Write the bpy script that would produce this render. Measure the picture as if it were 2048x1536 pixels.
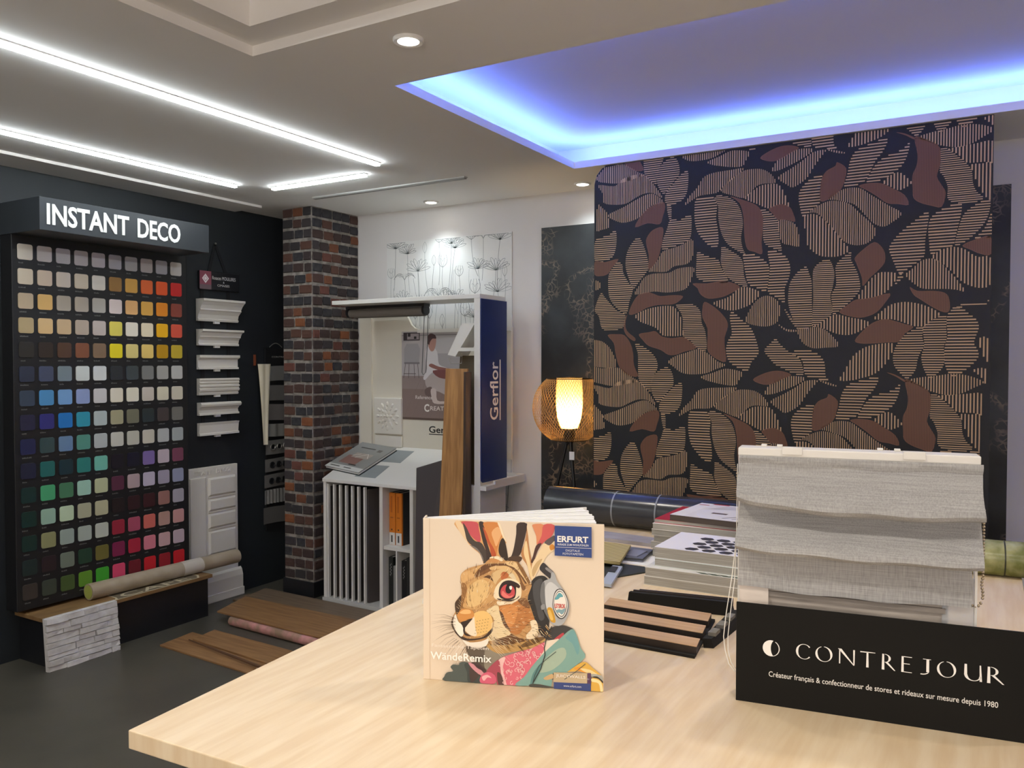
import bpy, math, random
from mathutils import Vector, Matrix

random.seed(7)
S = bpy.context.scene
for _o in list(bpy.data.objects):
    bpy.data.objects.remove(_o)
C = S.collection

# ------------------------------------------------------------------ camera
cd = bpy.data.cameras.new('camera')
cd.sensor_fit = 'HORIZONTAL'
cd.sensor_width = 36.0
cd.lens = 1640.0 / 2048.0 * 36.0
cd.clip_start = 0.02
cam = bpy.data.objects.new('camera', cd)
cam.location = (0, 0, 1.52)
cam.rotation_euler = (math.pi / 2 - math.atan(43 / 1640.0), 0, math.radians(30.4))
C.objects.link(cam)
S.camera = cam

# ------------------------------------------------------------------ world, exposure
W = bpy.data.worlds.new('world')
S.world = W
W.use_nodes = True
W.node_tree.nodes['Background'].inputs[0].default_value = (0.5, 0.55, 0.6, 1)
W.node_tree.nodes['Background'].inputs[1].default_value = 0.05
S.view_settings.view_transform = 'Standard'
S.view_settings.look = 'None'
S.view_settings.gamma = 1
S.view_settings.use_curve_mapping = False
S.view_settings.exposure = 0.08

LED_STRENGTH = 40.0        # white LED lines in the ceiling
COVE_STRENGTH = 44.0       # blue LED tape in the ceiling recess
SPOT_WALL = 13.0           # downlights that wash the back wall
SPOT_ROOM = 23.0           # downlight between the recesses, and added ones over the counter
LAMP_STRENGTH = 7.0        # bulb inside the shade of the floor lamp
GLOBE_STRENGTH = 60.0      # globe lamps added out of view to brighten counter and ceiling

# ------------------------------------------------------------------ helpers
def lin(h):
    out = []
    for i in (0, 2, 4):
        c = int(h[i:i + 2], 16) / 255.0
        out.append(c / 12.92 if c <= 0.04045 else ((c + 0.055) / 1.055) ** 2.4)
    return tuple(out) + (1.0,)

MATS = {}
def mat(name, hexc, rough=0.5, metal=0.0, vary=None, bump=None, emit=0.0, alpha=1.0, trans=0.0, spec=0.5, coords='Object'):
    """plain procedural material; vary=(scale, hex2, stretch xyz), bump=(scale, strength, stretch)"""
    if name in MATS:
        return MATS[name]
    m = bpy.data.materials.new(name)
    m.use_nodes = True
    nt = m.node_tree
    b = nt.nodes['Principled BSDF']
    b.inputs['Base Color'].default_value = lin(hexc)
    b.inputs['Roughness'].default_value = rough
    b.inputs['Metallic'].default_value = metal
    b.inputs['Specular IOR Level'].default_value = spec
    if trans:
        b.inputs['Transmission Weight'].default_value = trans
    if alpha < 1:
        b.inputs['Alpha'].default_value = alpha
    if emit:
        b.inputs['Emission Color'].default_value = lin(hexc)
        b.inputs['Emission Strength'].default_value = emit
    if vary or bump:
        tc = nt.nodes.new('ShaderNodeTexCoord')
    def noise(scale, stretch):
        mp = nt.nodes.new('ShaderNodeMapping')
        mp.inputs['Scale'].default_value = stretch
        nt.links.new(tc.outputs[coords], mp.inputs[0])
        n = nt.nodes.new('ShaderNodeTexNoise')
        n.inputs['Scale'].default_value = scale
        n.inputs['Detail'].default_value = 5
        nt.links.new(mp.outputs[0], n.inputs[0])
        return n
    if vary:
        n = noise(vary[0], vary[2] if len(vary) > 2 else (1, 1, 1))
        r = nt.nodes.new('ShaderNodeValToRGB')
        r.color_ramp.elements[0].color = lin(hexc)
        r.color_ramp.elements[0].position = 0.38
        r.color_ramp.elements[1].color = lin(vary[1])
        r.color_ramp.elements[1].position = 0.66
        nt.links.new(n.outputs[0], r.inputs[0])
        nt.links.new(r.outputs[0], b.inputs['Base Color'])
    if bump:
        n2 = noise(bump[0], bump[2] if len(bump) > 2 else (1, 1, 1))
        bp = nt.nodes.new('ShaderNodeBump')
        bp.inputs['Strength'].default_value = bump[1]
        bp.inputs['Distance'].default_value = 0.004
        nt.links.new(n2.outputs[0], bp.inputs['Height'])
        nt.links.new(bp.outputs[0], b.inputs['Normal'])
    MATS[name] = m
    return m

def marble():
    m = bpy.data.materials.new('dark marbled wallpaper')
    m.use_nodes = True
    nt = m.node_tree
    b = nt.nodes['Principled BSDF']
    b.inputs['Roughness'].default_value = 0.45
    tc = nt.nodes.new('ShaderNodeTexCoord')
    def N(t, **k):
        n = nt.nodes.new(t)
        for a, v in k.items():
            n.inputs[a].default_value = v
        return n
    L = nt.links.new
    n1 = N('ShaderNodeTexNoise', Scale=2.2, Detail=6.0)
    L(tc.outputs['Object'], n1.inputs[0])
    r1 = N('ShaderNodeValToRGB')
    r1.color_ramp.elements[0].color = lin('17181b'); r1.color_ramp.elements[0].position = 0.4
    r1.color_ramp.elements[1].color = lin('42474a'); r1.color_ramp.elements[1].position = 0.72
    L(n1.outputs[0], r1.inputs[0])
    # broken crust veins: cell edges shown only inside a wandering band
    mx = N('ShaderNodeVectorMath'); mx.operation = 'ADD'
    n0 = N('ShaderNodeTexNoise', Scale=9.0, Detail=3.0)
    L(tc.outputs['Object'], n0.inputs[0])
    sc = N('ShaderNodeVectorMath'); sc.operation = 'SCALE'; sc.inputs['Scale'].default_value = 0.12
    L(n0.outputs['Color'], sc.inputs[0]); L(sc.outputs[0], mx.inputs[0]); L(tc.outputs['Object'], mx.inputs[1])
    vo = nt.nodes.new('ShaderNodeTexVoronoi'); vo.feature = 'DISTANCE_TO_EDGE'; vo.inputs['Scale'].default_value = 30.0
    L(mx.outputs[0], vo.inputs[0])
    rv = N('ShaderNodeValToRGB')
    rv.color_ramp.elements[0].color = (1, 1, 1, 1); rv.color_ramp.elements[0].position = 0.02
    rv.color_ramp.elements[1].color = (0, 0, 0, 1); rv.color_ramp.elements[1].position = 0.12
    L(vo.outputs[0], rv.inputs[0])
    n2 = N('ShaderNodeTexNoise', Scale=1.7, Detail=3.0)
    L(tc.outputs['Object'], n2.inputs[0])
    rb = N('ShaderNodeValToRGB')
    e = rb.color_ramp.elements
    e[0].color = (0, 0, 0, 1); e[0].position = 0.47
    e[1].color = (0, 0, 0, 1); e[1].position = 0.53
    k = e.new(0.5); k.color = (0.6, 0.6, 0.6, 1)
    L(n2.outputs[0], rb.inputs[0])
    mu = N('ShaderNodeMath'); mu.operation = 'MULTIPLY'
    L(rv.outputs[0], mu.inputs[0]); L(rb.outputs[0], mu.inputs[1])
    mc = nt.nodes.new('ShaderNodeMix'); mc.data_type = 'RGBA'
    L(mu.outputs[0], mc.inputs[0]); L(r1.outputs[0], mc.inputs[6])
    mc.inputs[7].default_value = lin('94826f')
    L(mc.outputs[2], b.inputs['Base Color'])
    return m

def stripes_mat(name, h1, h2, axis, scale, rough=0.6):
    """fine printed or woven bands across one axis"""
    m = bpy.data.materials.new(name)
    m.use_nodes = True
    nt = m.node_tree
    b = nt.nodes['Principled BSDF']
    b.inputs['Roughness'].default_value = rough
    tc = nt.nodes.new('ShaderNodeTexCoord')
    w = nt.nodes.new('ShaderNodeTexWave')
    w.bands_direction = axis
    w.inputs['Scale'].default_value = scale
    w.inputs['Distortion'].default_value = 1.2
    w.inputs['Detail'].default_value = 2
    w.inputs['Detail Scale'].default_value = 0.6
    nt.links.new(tc.outputs['Object'], w.inputs[0])
    r = nt.nodes.new('ShaderNodeValToRGB')
    r.color_ramp.elements[0].color = lin(h1)
    r.color_ramp.elements[1].color = lin(h2)
    nt.links.new(w.outputs[0], r.inputs[0])
    nt.links.new(r.outputs[0], b.inputs['Base Color'])
    return m

def ink_mat():
    m = bpy.data.materials.new('printed ink')
    m.use_nodes = True
    nt = m.node_tree
    a = nt.nodes.new('ShaderNodeAttribute')
    a.attribute_name = 'ink'
    b = nt.nodes['Principled BSDF']
    b.inputs['Roughness'].default_value = 0.5
    nt.links.new(a.outputs['Color'], b.inputs['Base Color'])
    return m
INK = ink_mat()

ORG = {}
def tag(o, label=None, cat=None, group=None, kind=None):
    if label: o['label'] = label
    if cat: o['category'] = cat
    if group: o['group'] = group
    if kind: o['kind'] = kind
    return o

def thing(name, label, cat, loc=(0, 0, 0), group=None):
    o = bpy.data.objects.new(name, None)
    o.empty_display_size = 0.05
    o.location = loc
    C.objects.link(o)
    ORG[o.name] = Vector(loc)
    return tag(o, label, cat, group)

class MB:
    """collects shapes in world coordinates (after an optional frame matrix) and links them as ONE mesh"""
    def __init__(s, M=None):
        s.v = []; s.f = []; s.M = M
    def add(s, vs, fs):
        k = len(s.v)
        for p in vs:
            p = Vector(p)
            s.v.append(s.M @ p if s.M else p)
        s.f += [[i + k for i in f] for f in fs]
        return s
    def box(s, x0, x1, y0, y1, z0, z1):
        return s.add([(x0, y0, z0), (x1, y0, z0), (x1, y1, z0), (x0, y1, z0), (x0, y0, z1), (x1, y0, z1), (x1, y1, z1), (x0, y1, z1)],
                     [(0, 3, 2, 1), (4, 5, 6, 7), (0, 1, 5, 4), (1, 2, 6, 5), (2, 3, 7, 6), (3, 0, 4, 7)])
    def hexa(s, bottom, top):
        """bottom and top: four points each, same winding"""
        n = len(bottom)
        fs = [list(range(n))[::-1], list(range(n, 2 * n))]
        fs += [(i, (i + 1) % n, n + (i + 1) % n, n + i) for i in range(n)]
        return s.add(list(bottom) + list(top), fs)
    def tube(s, path, r, n=8, caps=True):
        path = [Vector(p) for p in path]
        vs = []
        for i, p in enumerate(path):
            d = (path[min(i + 1, len(path) - 1)] - path[max(i - 1, 0)])
            d = d.normalized() if d.length > 1e-9 else Vector((0, 0, 1))
            a = Vector((0, 0, 1)) if abs(d.z) < 0.9 else Vector((1, 0, 0))
            e1 = d.cross(a).normalized(); e2 = d.cross(e1)
            rr = r[i] if isinstance(r, (list, tuple)) else r
            for j in range(n):
                t = 2 * math.pi * j / n
                vs.append(p + (e1 * math.cos(t) + e2 * math.sin(t)) * rr)
        fs = []
        for i in range(len(path) - 1):
            for j in range(n):
                a, b = i * n + j, i * n + (j + 1) % n
                fs.append((a, b, b + n, a + n))
        if caps:
            fs.append(list(range(n))[::-1]); fs.append([(len(path) - 1) * n + j for j in range(n)])
        return s.add(vs, fs)
    def lathe(s, prof, cx, cy, n=24):
        vs = []
        for (r, z) in prof:
            for j in range(n):
                t = 2 * math.pi * j / n
                vs.append((cx + r * math.cos(t), cy + r * math.sin(t), z))
        fs = []
        for i in range(len(prof) - 1):
            for j in range(n):
                a, b = i * n + j, i * n + (j + 1) % n
                fs.append((a, b, b + n, a + n))
        return s.add(vs, fs)
    def ball(s, c, r, n=8, m=6):
        vs = []
        for i in range(m + 1):
            ph = math.pi * i / m
            for j in range(n):
                t = 2 * math.pi * j / n
                vs.append((c[0] + r * math.sin(ph) * math.cos(t), c[1] + r * math.sin(ph) * math.sin(t), c[2] + r * math.cos(ph)))
        fs = [(i * n + j, i * n + (j + 1) % n, (i + 1) * n + (j + 1) % n, (i + 1) * n + j) for i in range(m) for j in range(n)]
        return s.add(vs, fs)
    def build(s, name, m, parent=None, bev=0, smooth=False, kind=None):
        if parent is not None:
            O = ORG[parent.name]
        else:
            lo = [min(p[i] for p in s.v) for i in range(3)]; hi = [max(p[i] for p in s.v) for i in range(3)]
            O = Vector(((lo[0] + hi[0]) / 2, (lo[1] + hi[1]) / 2, lo[2]))
        me = bpy.data.meshes.new(name)
        me.from_pydata([p - O for p in s.v], [], s.f)
        me.materials.append(m)
        if smooth:
            me.polygons.foreach_set('use_smooth', [True] * len(me.polygons))
        me.update()
        o = bpy.data.objects.new(name, me)
        C.objects.link(o)
        if parent is not None:
            o.parent = parent
        else:
            o.location = O
        ORG[o.name] = O
        if bev:
            b = o.modifiers.new('edge', 'BEVEL'); b.width = bev; b.segments = 2; b.limit_method = 'ANGLE'
        if smooth:
            try:
                me.set_sharp_from_angle(angle=math.radians(40))
            except Exception:
                pass
        if kind: o['kind'] = kind
        return o

def part(name, m, parent, fn, bev=0, smooth=False, M=None, kind=None):
    b = MB(M); fn(b)
    return b.build(name, m, parent, bev, smooth, kind)

def struct(name, m, fn, parent=None):
    o = part(name, m, parent, fn)
    o['kind'] = 'structure'
    return o

# lettering: the built-in font turned into flat outlines
_tx = {}
def text_polys(s, bold=0.0):
    k = (s, bold)
    if k in _tx: return _tx[k]
    cu = bpy.data.curves.new('t', 'FONT'); cu.body = s; cu.offset = bold; cu.resolution_u = 3
    o = bpy.data.objects.new('t', cu); C.objects.link(o)
    bpy.context.view_layer.update()
    me = bpy.data.meshes.new_from_object(o.evaluated_get(bpy.context.evaluated_depsgraph_get()))
    vs = [(v.co.x, v.co.y) for v in me.vertices]; ps = [list(p.vertices) for p in me.polygons]
    bpy.data.objects.remove(o); bpy.data.meshes.remove(me); bpy.data.curves.remove(cu)
    if not vs:
        _tx[k] = []; return []
    x0 = min(v[0] for v in vs); x1 = max(v[0] for v in vs); y0 = min(v[1] for v in vs); y1 = max(v[1] for v in vs)
    r = [[((vs[i][0] - x0) / max(x1 - x0, 1e-6), (vs[i][1] - y0) / max(y1 - y0, 1e-6)) for i in p] for p in ps]
    _tx[k] = r
    return r

def smooth_poly(pts, k=3):
    """closed Catmull-Rom"""
    n = len(pts); out = []
    for i in range(n):
        p0, p1, p2, p3 = pts[i - 1], pts[i], pts[(i + 1) % n], pts[(i + 2) % n]
        for j in range(k):
            t = j / k
            out.append(tuple(0.5 * ((2 * p1[a]) + (-p0[a] + p2[a]) * t + (2 * p0[a] - 5 * p1[a] + 4 * p2[a] - p3[a]) * t * t + (-p0[a] + 3 * p1[a] - 3 * p2[a] + p3[a]) * t ** 3) for a in (0, 1)))
    return out

class Print:
    """flat print on a surface: coloured outlines in the frame origin o, right u, up v, outward n"""
    def __init__(s, o, u, v, n, lift=0.0004, step=0.00005):
        s.o, s.u, s.v, s.n = Vector(o), Vector(u), Vector(v), Vector(n)
        s.P = []; s.lift = lift; s.step = step; s.k = 0
    def poly(s, pts, hexc, same=False):
        if not same: s.k += 1
        s.P.append((pts, lin(hexc), s.lift + s.k * s.step))
    def rect(s, a, b, w, h, hexc, same=False):
        s.poly([(a, b), (a + w, b), (a + w, b + h), (a, b + h)], hexc, same)
    def ell(s, a, b, ra, rb, hexc, n=20, same=False):
        s.poly([(a + ra * math.cos(2 * math.pi * i / n), b + rb * math.sin(2 * math.pi * i / n)) for i in range(n)], hexc, same)
    def text(s, t, a, b, w, h, hexc, bold=0.0):
        s.k += 1
        for p in text_polys(t, bold):
            s.poly([(a + q[0] * w, b + q[1] * h) for q in p], hexc, True)
    def line(s, pts, wd, hexc, taper=False, same=False):
        if not same: s.k += 1
        n = len(pts); L = []; R = []
        for i, p in enumerate(pts):
            q0 = pts[max(i - 1, 0)]; q1 = pts[min(i + 1, n - 1)]
            dx, dy = q1[0] - q0[0], q1[1] - q0[1]; d = math.hypot(dx, dy) or 1
            k = wd / 2 * ((1 - i / (n - 1)) * 0.9 + 0.1 if taper else 1)
            L.append((p[0] - dy / d * k, p[1] + dx / d * k)); R.append((p[0] + dy / d * k, p[1] - dx / d * k))
        for i in range(n - 1):
            s.poly([L[i], L[i + 1], R[i + 1], R[i]], hexc, True)
    def build(s, name, parent):
        O = ORG[parent.name]
        vs = []; fs = []; cols = []
        for pts, c, z in s.P:
            ar = sum(pts[i - 1][0] * pts[i][1] - pts[i][0] * pts[i - 1][1] for i in range(len(pts)))
            if ar < 0: pts = pts[::-1]
            k = len(vs)
            vs += [s.o + s.u * p[0] + s.v * p[1] + s.n * z - O for p in pts]
            fs.append(list(range(k, k + len(pts)))); cols.append(c)
        me = bpy.data.meshes.new(name)
        me.from_pydata(vs, [], fs)
        at = me.color_attributes.new('ink', 'FLOAT_COLOR', 'CORNER')
        buf = []
        for p, c in zip(me.polygons, cols):
            buf += list(c) * p.loop_total
        at.data.foreach_set('color', buf)
        me.materials.append(INK); me.update()
        o = bpy.data.objects.new(name, me); C.objects.link(o); o.parent = parent
        ORG[o.name] = O
        return o

X, Y, Z = Vector((1, 0, 0)), Vector((0, 1, 0)), Vector((0, 0, 1))

# ------------------------------------------------------------------ materials
white = mat('white paint', 'd9d6d4', 0.75, bump=(60, 0.05))
ceil_m = mat('ceiling paint', 'ece9e5', 0.85)
black_wall = mat('black green wall paint', '1d2225', 0.6, vary=(1.3, '16191e'))
floor_m = mat('dark vinyl floor', '524e44', 0.42, vary=(2.5, '45423a'), bump=(90, 0.06))
black = mat('black board', '141416', 0.5)
black_sat = mat('satin black', '1b1c20', 0.35)
charcoal = mat('charcoal lacquer', '2e3236', 0.4)
lam_white = mat('white laminate', 'dddad4', 0.4)
cream = mat('cream laminate', 'd8d1c2', 0.5)
oak = mat('light oak top', 'd9c09b', 0.45, vary=(5, 'e4d0b0', (9, 0.8, 1)), bump=(9, 0.06, (12, 1, 1)))
oak_dark = mat('oak plank', '9a6d40', 0.5, vary=(6, 'b98954', (9, 9, 0.6)))
oak_floor = mat('oak floor sample', '97714a', 0.5, vary=(5, '7e5a38', (0.8, 10, 1)))
oak_grey = mat('grey oak floor sample', '7d6a56', 0.5, vary=(5, '6a5846', (0.8, 10, 1)))
oak_slat = mat('oak veneer slat', 'c6a37c', 0.5, vary=(6, 'b8926a', (0.8, 12, 1)))
paper = mat('white paper', 'ecebe8', 0.7)
paper_grey = mat('grey page edges', 'b3afa6', 0.8, vary=(40, '8f8b82', (0.2, 0.2, 14)))
metal = mat('brushed metal', 'b9b6b0', 0.3, 0.9)
plaster = mat('white plaster', 'd9d4ca', 0.7)

# ================================================================== the room
struct('floor', floor_m, lambda b: b.box(-4.4, 3.2, -3.0, 4.45, -0.06, 0))
struct('wall_left', black_wall, lambda b: b.box(-4.4, -4.29, -3.0, 4.45, 0, 2.7))
struct('wall_back', white, lambda b: b.box(-4.29, 3.2, 4.33, 4.45, 0, 2.7))
struct('wall_right', white, lambda b: b.box(3.2, 3.3, -3.0, 4.45, 0, 2.7))
struct('wall_front', white, lambda b: b.box(-4.4, 3.3, -3.1, -3.0, 0, 2.7))

def _ceil(b):
    z0, z1 = 2.52, 2.554
    for x0, x1, y0, y1 in ((-4.29, 3.2, -3, -0.6), (-4.29, -2.1, -0.6, 1.905), (1.7, 3.2, -0.6, 1.905), (-4.29, 3.2, 1.905, 2.365),
                           (-4.29, -1.88, 2.365, 3.836), (1.9, 3.2, 2.365, 3.836), (-4.29, 3.2, 3.836, 4.33)):
        b.box(x0, x1, y0, y1, z0, z1)
ceiling = struct('ceiling', ceil_m, _ceil)
def _rec1(b):
    b.box(-2.06, 2.06, 2.19, 4.02, 2.67, 2.69)
    b.box(-2.08, -2.06, 2.19, 4.02, 2.554, 2.67); b.box(2.06, 2.08, 2.19, 4.02, 2.554, 2.67)
    b.box(-2.06, 2.06, 2.17, 2.19, 2.554, 2.67); b.box(-2.06, 2.06, 4.02, 4.04, 2.554, 2.67)
struct('recess_top', ceil_m, _rec1, ceiling)
def _rec2(b):
    b.box(-2.1, 1.7, -0.6, 1.905, 2.64, 2.66)
    b.box(-2.1, -1.985, -0.6, 1.905, 2.553, 2.64); b.box(1.585, 1.7, -0.6, 1.905, 2.553, 2.64)
    b.box(-1.985, 1.585, 1.79, 1.905, 2.553, 2.64); b.box(-1.985, 1.585, -0.6, -0.485, 2.553, 2.64)
struct('stepped_recess', ceil_m, _rec2, ceiling)
struct('trim_1', ceil_m, lambda b: b.box(-4.29, -4.04, -3.0, 3.73, 2.505, 2.52))

# white LED lines
led_white = mat('lit LED diffuser', 'f1fbff', 0.5, emit=LED_STRENGTH)
led_off = mat('unlit LED diffuser', '8f8d8a', 0.5)
def led(label, x0, x1, y0, y1, lit=True):
    t = thing('led_line_light', label, 'ceiling light', ((x0 + x1) / 2, (y0 + y1) / 2, 2.496), 'LED lines in the ceiling')
    part('profile', mat('aluminium profile', 'c9c8c6', 0.4, 0.6), t, lambda b: b.box(x0 - 0.004, x1 + 0.004, y0 - 0.004, y1 + 0.004, 2.514, 2.5198))
    part('diffuser', led_white if lit else led_off, t, lambda b: b.box(x0, x1, y0, y1, 2.503 if lit else 2.508, 2.514))
led('long lit LED line in the ceiling nearest the recesses', -2.682, -2.656, -1.6, 3.224)
led('lit LED line in the ceiling above the paint colour display', -3.70, -3.677, -1.6, 3.216)
led('short lit LED line across the end of the two long ones', -3.557, -2.874, 3.358, 3.382)
led('dark unlit LED line in the ceiling before the brick column', -3.56, -2.464, 3.69, 3.715, False)

# blue LED tape lying on top of the recess edge
led_blue = mat('blue LED tape', '5c82ff', 0.5, emit=COVE_STRENGTH)
for lab, bx in (('blue LED tape along the back edge of the recess', (-1.9, 1.9, 3.885, 3.9)), ('blue LED tape along the near edge of the recess', (-1.9, 1.9, 2.30, 2.315)),
                ('blue LED tape along the left edge of the recess', (-1.945, -1.93, 2.33, 3.87)), ('blue LED tape along the right edge of the recess', (1.95, 1.965, 2.33, 3.87))):
    o = part('led_tape', led_blue, None, lambda b: b.box(bx[0], bx[1], bx[2], bx[3], 2.5545, 2.5605))
    tag(o, lab, 'LED tape', 'blue LED tape in the recess')

# downlights with their own spot
lens_m = mat('downlight lens', 'fff6e6', 0.3, emit=14)
ring_m = mat('white downlight ring', 'e4e2de', 0.4)
def downlight(label, x, y, energy, colour, angle=120, blend=0.7, aim=None, up=0.0):
    t = thing('recessed_downlight', label, 'downlight', (x, y, 2.505 + up), 'recessed downlights')
    part('ring', ring_m, t, lambda b: b.lathe([(r_, z_ + up) for r_, z_ in ((0.034, 2.5195), (0.048, 2.5195), (0.048, 2.513), (0.045, 2.509), (0.034, 2.511), (0.034, 2.5195))], x, y, 28), smooth=True)
    part('lens', lens_m, t, lambda b: b.lathe([(r_, z_ + up) for r_, z_ in ((0.0005, 2.512), (0.02, 2.512), (0.034, 2.514), (0.034, 2.519), (0.0005, 2.519))], x, y, 28), smooth=True)
    ld = bpy.data.lights.new('spot', 'SPOT')
    ld.energy = energy; ld.color = colour; ld.spot_size = math.radians(angle); ld.spot_blend = blend; ld.shadow_soft_size = 0.04
    lo = bpy.data.objects.new('spot', ld); C.objects.link(lo); lo.parent = t; lo.location = (0, 0, -0.012)
    if aim:
        d = Vector(aim) - Vector((x, y, 2.493))
        lo.rotation_euler = d.to_track_quat('-Z', 'Y').to_euler()
cool, warm = (0.86, 0.97, 1.0), (1.0, 0.92, 0.82)
downlight('lit downlight between the two ceiling recesses', -1.573, 2.048, SPOT_ROOM, warm)
downlight('lit downlight above the flower wallpaper sample', -3.026, 4.164, SPOT_WALL, cool, 105, 0.9)
downlight('downlight hidden behind the hanging leaf wallpaper', -1.99, 4.17, SPOT_WALL * 0.6, cool, 120, 0.9)
downlight('added downlight over the counter between the recesses', -0.35, 2.10, SPOT_ROOM, warm)  # unseen lamp added to brighten the counter
downlight('added downlight over the right end of the counter', 0.95, 2.10, SPOT_ROOM * 0.8, warm)  # also added out of view, for more light on the counter
downlight('added downlight in the stepped recess over the counter front on the left', -1.05, 0.25, SPOT_ROOM * 2.0, warm, 140, 0.8, up=0.12)  # added overhead pair, steep light for the counter and blind folds
downlight('added downlight in the stepped recess over the counter front on the right', 0.35, 0.25, SPOT_ROOM * 2.0, warm, 140, 0.8, up=0.12)  # second of the added overhead pair
opal = mat('added globe glow', 'fff3e8', 0.4, emit=GLOBE_STRENGTH)  # invented globes out of view, fill light for upright faces and ceiling
for lab, gx, gy in (('added globe lamp behind the camera on the left', -1.7, -1.9), ('added globe lamp behind the camera in the middle', 0.3, -1.9), ('added globe lamp behind the camera on the right', 2.2, -0.4)):
    t = thing('added_globe_lamp', lab, 'lamp', (gx, gy, 1.5), 'added globe lamps')
    part('globe', opal, t, lambda b: b.ball((gx, gy, 1.65), 0.14, 20, 12), smooth=True)
    part('cord', black_sat, t, lambda b: b.tube([(gx, gy, 1.785), (gx, gy, 2.519)], 0.004, 8))
    part('ceiling_rose', ring_m, t, lambda b: b.lathe([(0.0005, 2.495), (0.05, 2.497), (0.055, 2.519), (0.0005, 2.519)], gx, gy, 24), smooth=True)

# ================================================================== left wall: paint colour display
t = thing('paint_colour_display', 'tall black paint colour display with rows of square colour chips', 'display', (-4.22, 2.75, 0.27))
part('backing_board', black, t, lambda b: b.box(-4.288, -4.19, 2.255, 3.275, 0.27, 2.30), bev=0.003)
SW = """c9c0b2 b5adab b0abae b0a9a9 b3acb0 a09ca0 a39f9f aaa09b a29ea1 bdb7b0
cdbfa9 cbb8a4 ccc0b2 d0c3ae d8d2c6 96703a cf9f4a e0682f e2571f c7231f
b9a58a d9b06c aaa091 b0a698 b3afa7 e6d7d2 e9b679 e5b054 ea8f22 8d4435
a8946f c9a878 bda27f aa9a8b b5a9a2 d2c35a dcd3c2 ddceb0 dfa612 c9503a
2b2824 30261f 4d3527 7a4b35 7b6450 dcc921 d4c27a ddbd6b b58713 b9a030
2c3243 444a5f 727f87 c8cdca cfd1d0 252a2f 3d4547 787876 a09d98 b6b4b0
354152 4c88b8 6f99c9 8a9ac4 c9c6c5 dad2c0 ded8c4 c6bcb0 d8d0b8 cdc4af
22223a 302f73 1b70b8 2e8fa6 adb9bb a49f80 74725f 2a3335 453c3b 72706a
20244a 34494c 637fa0 548e82 b2b8ba c5c3b8 bfbcaf c8c2b4 b3b5b3 a2a7a6
1e2138 23635f 16303a 2c7a74 6fb5a3 14111f 161428 7b67a0 c2b2bc 7a4257
15302e 49a070 46785a 9cc4b3 b9bd97 582c40 b09a9c bdb3c4 a39bae 9195ae
14302a 94b3a0 bdd0b0 abab90 b4b091 1f1518 331a1e 3c1a20 9c7068 a8a3b0
18302a 8b8b62 96a39a a3ada3 b8bcb0 96283a a54c62 c9685f b58f84 c99592
1c2a28 2a1d20 6b7568 24402f 6a6330 7a2248 a8263c d27a8a c9a3a5 c2adb5
3a332e 3c4338 42552a 5d8a2a 3e9c2e d0476a 6b1a25 c41f2a 96202a c81f2a""".split('\n')
def rounded(w, h, r, k=4):
    out = []
    for cx, cy, a0 in ((w - r, h - r, 0), (r, h - r, 90), (r, r, 180), (w - r, r, 270)):
        for i in range(k + 1):
            a = math.radians(a0 + 90 * i / k)
            out.append((cx + r * math.cos(a), cy + r * math.sin(a)))
    return out
cw, chh = 0.075, 0.079
outline = rounded(cw, chh, 0.011)
pitch_y, pitch_z = (3.237 - 2.283 - cw) / 9.0, (2.117 - 0.404) / 14.0
cap = Print((-4.19, 2.283, 2.112), Y, Z, X, lift=0.0006)
for r_, row in enumerate(SW):
    for c_, h in enumerate(row.split()):
        y0 = 2.283 + c_ * pitch_y; z0 = 2.113 - chh - r_ * pitch_z
        part('paint_chip', mat('paint ' + h, h, 0.45), t, lambda b: b.hexa([(-4.19, y0 + p[0], z0 + p[1]) for p in outline], [(-4.186, y0 + p[0] * 0.985 + 0.0005, z0 + p[1] * 0.985 + 0.0005) for p in outline]))
        a = c_ * pitch_y + random.uniform(0.003, 0.012); w = random.uniform(0.026, 0.05); zb = z0 - 2.112 - 0.019
        for q in range(int(w / 0.006)):
            cap.rect(a + q * 0.006, zb, 0.0038, random.choice((0.005, 0.006, 0.007)), '6e6e6c', True)
cap.build('chip_caption', t)
# projecting header box with raised letters
hd = part('header_box', charcoal, t, lambda b: b.box(-4.288, -3.933, 2.25, 3.231, 2.155, 2.314), bev=0.002)
def raised_text(parent, s, o, u, v, n, w, h, depth, m, bold=0.0, name='lettering'):
    b = MB()
    o, u, v, n = Vector(o), Vector(u), Vector(v), Vector(n)
    for q in text_polys(s, bold):
        ar = sum(q[i - 1][0] * q[i][1] - q[i][0] * q[i - 1][1] for i in range(len(q)))
        if ar < 0: q = q[::-1]
        base = [o + u * (p[0] * w) + v * (p[1] * h) for p in q]
        b.hexa(base, [p + n * depth for p in base])
    return b.build(name, m, parent)
letter_white = mat('white acrylic letters', 'e9eae6', 0.4)
for s_, a, w in (('INSTANT', 0.034, 0.435), ('DECO', 0.519, 0.265)):
    raised_text(hd, s_, (-3.933, 2.25 + a, 2.184), Y, Z, X, w, 0.103, 0.004, letter_white, 0.022)

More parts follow.
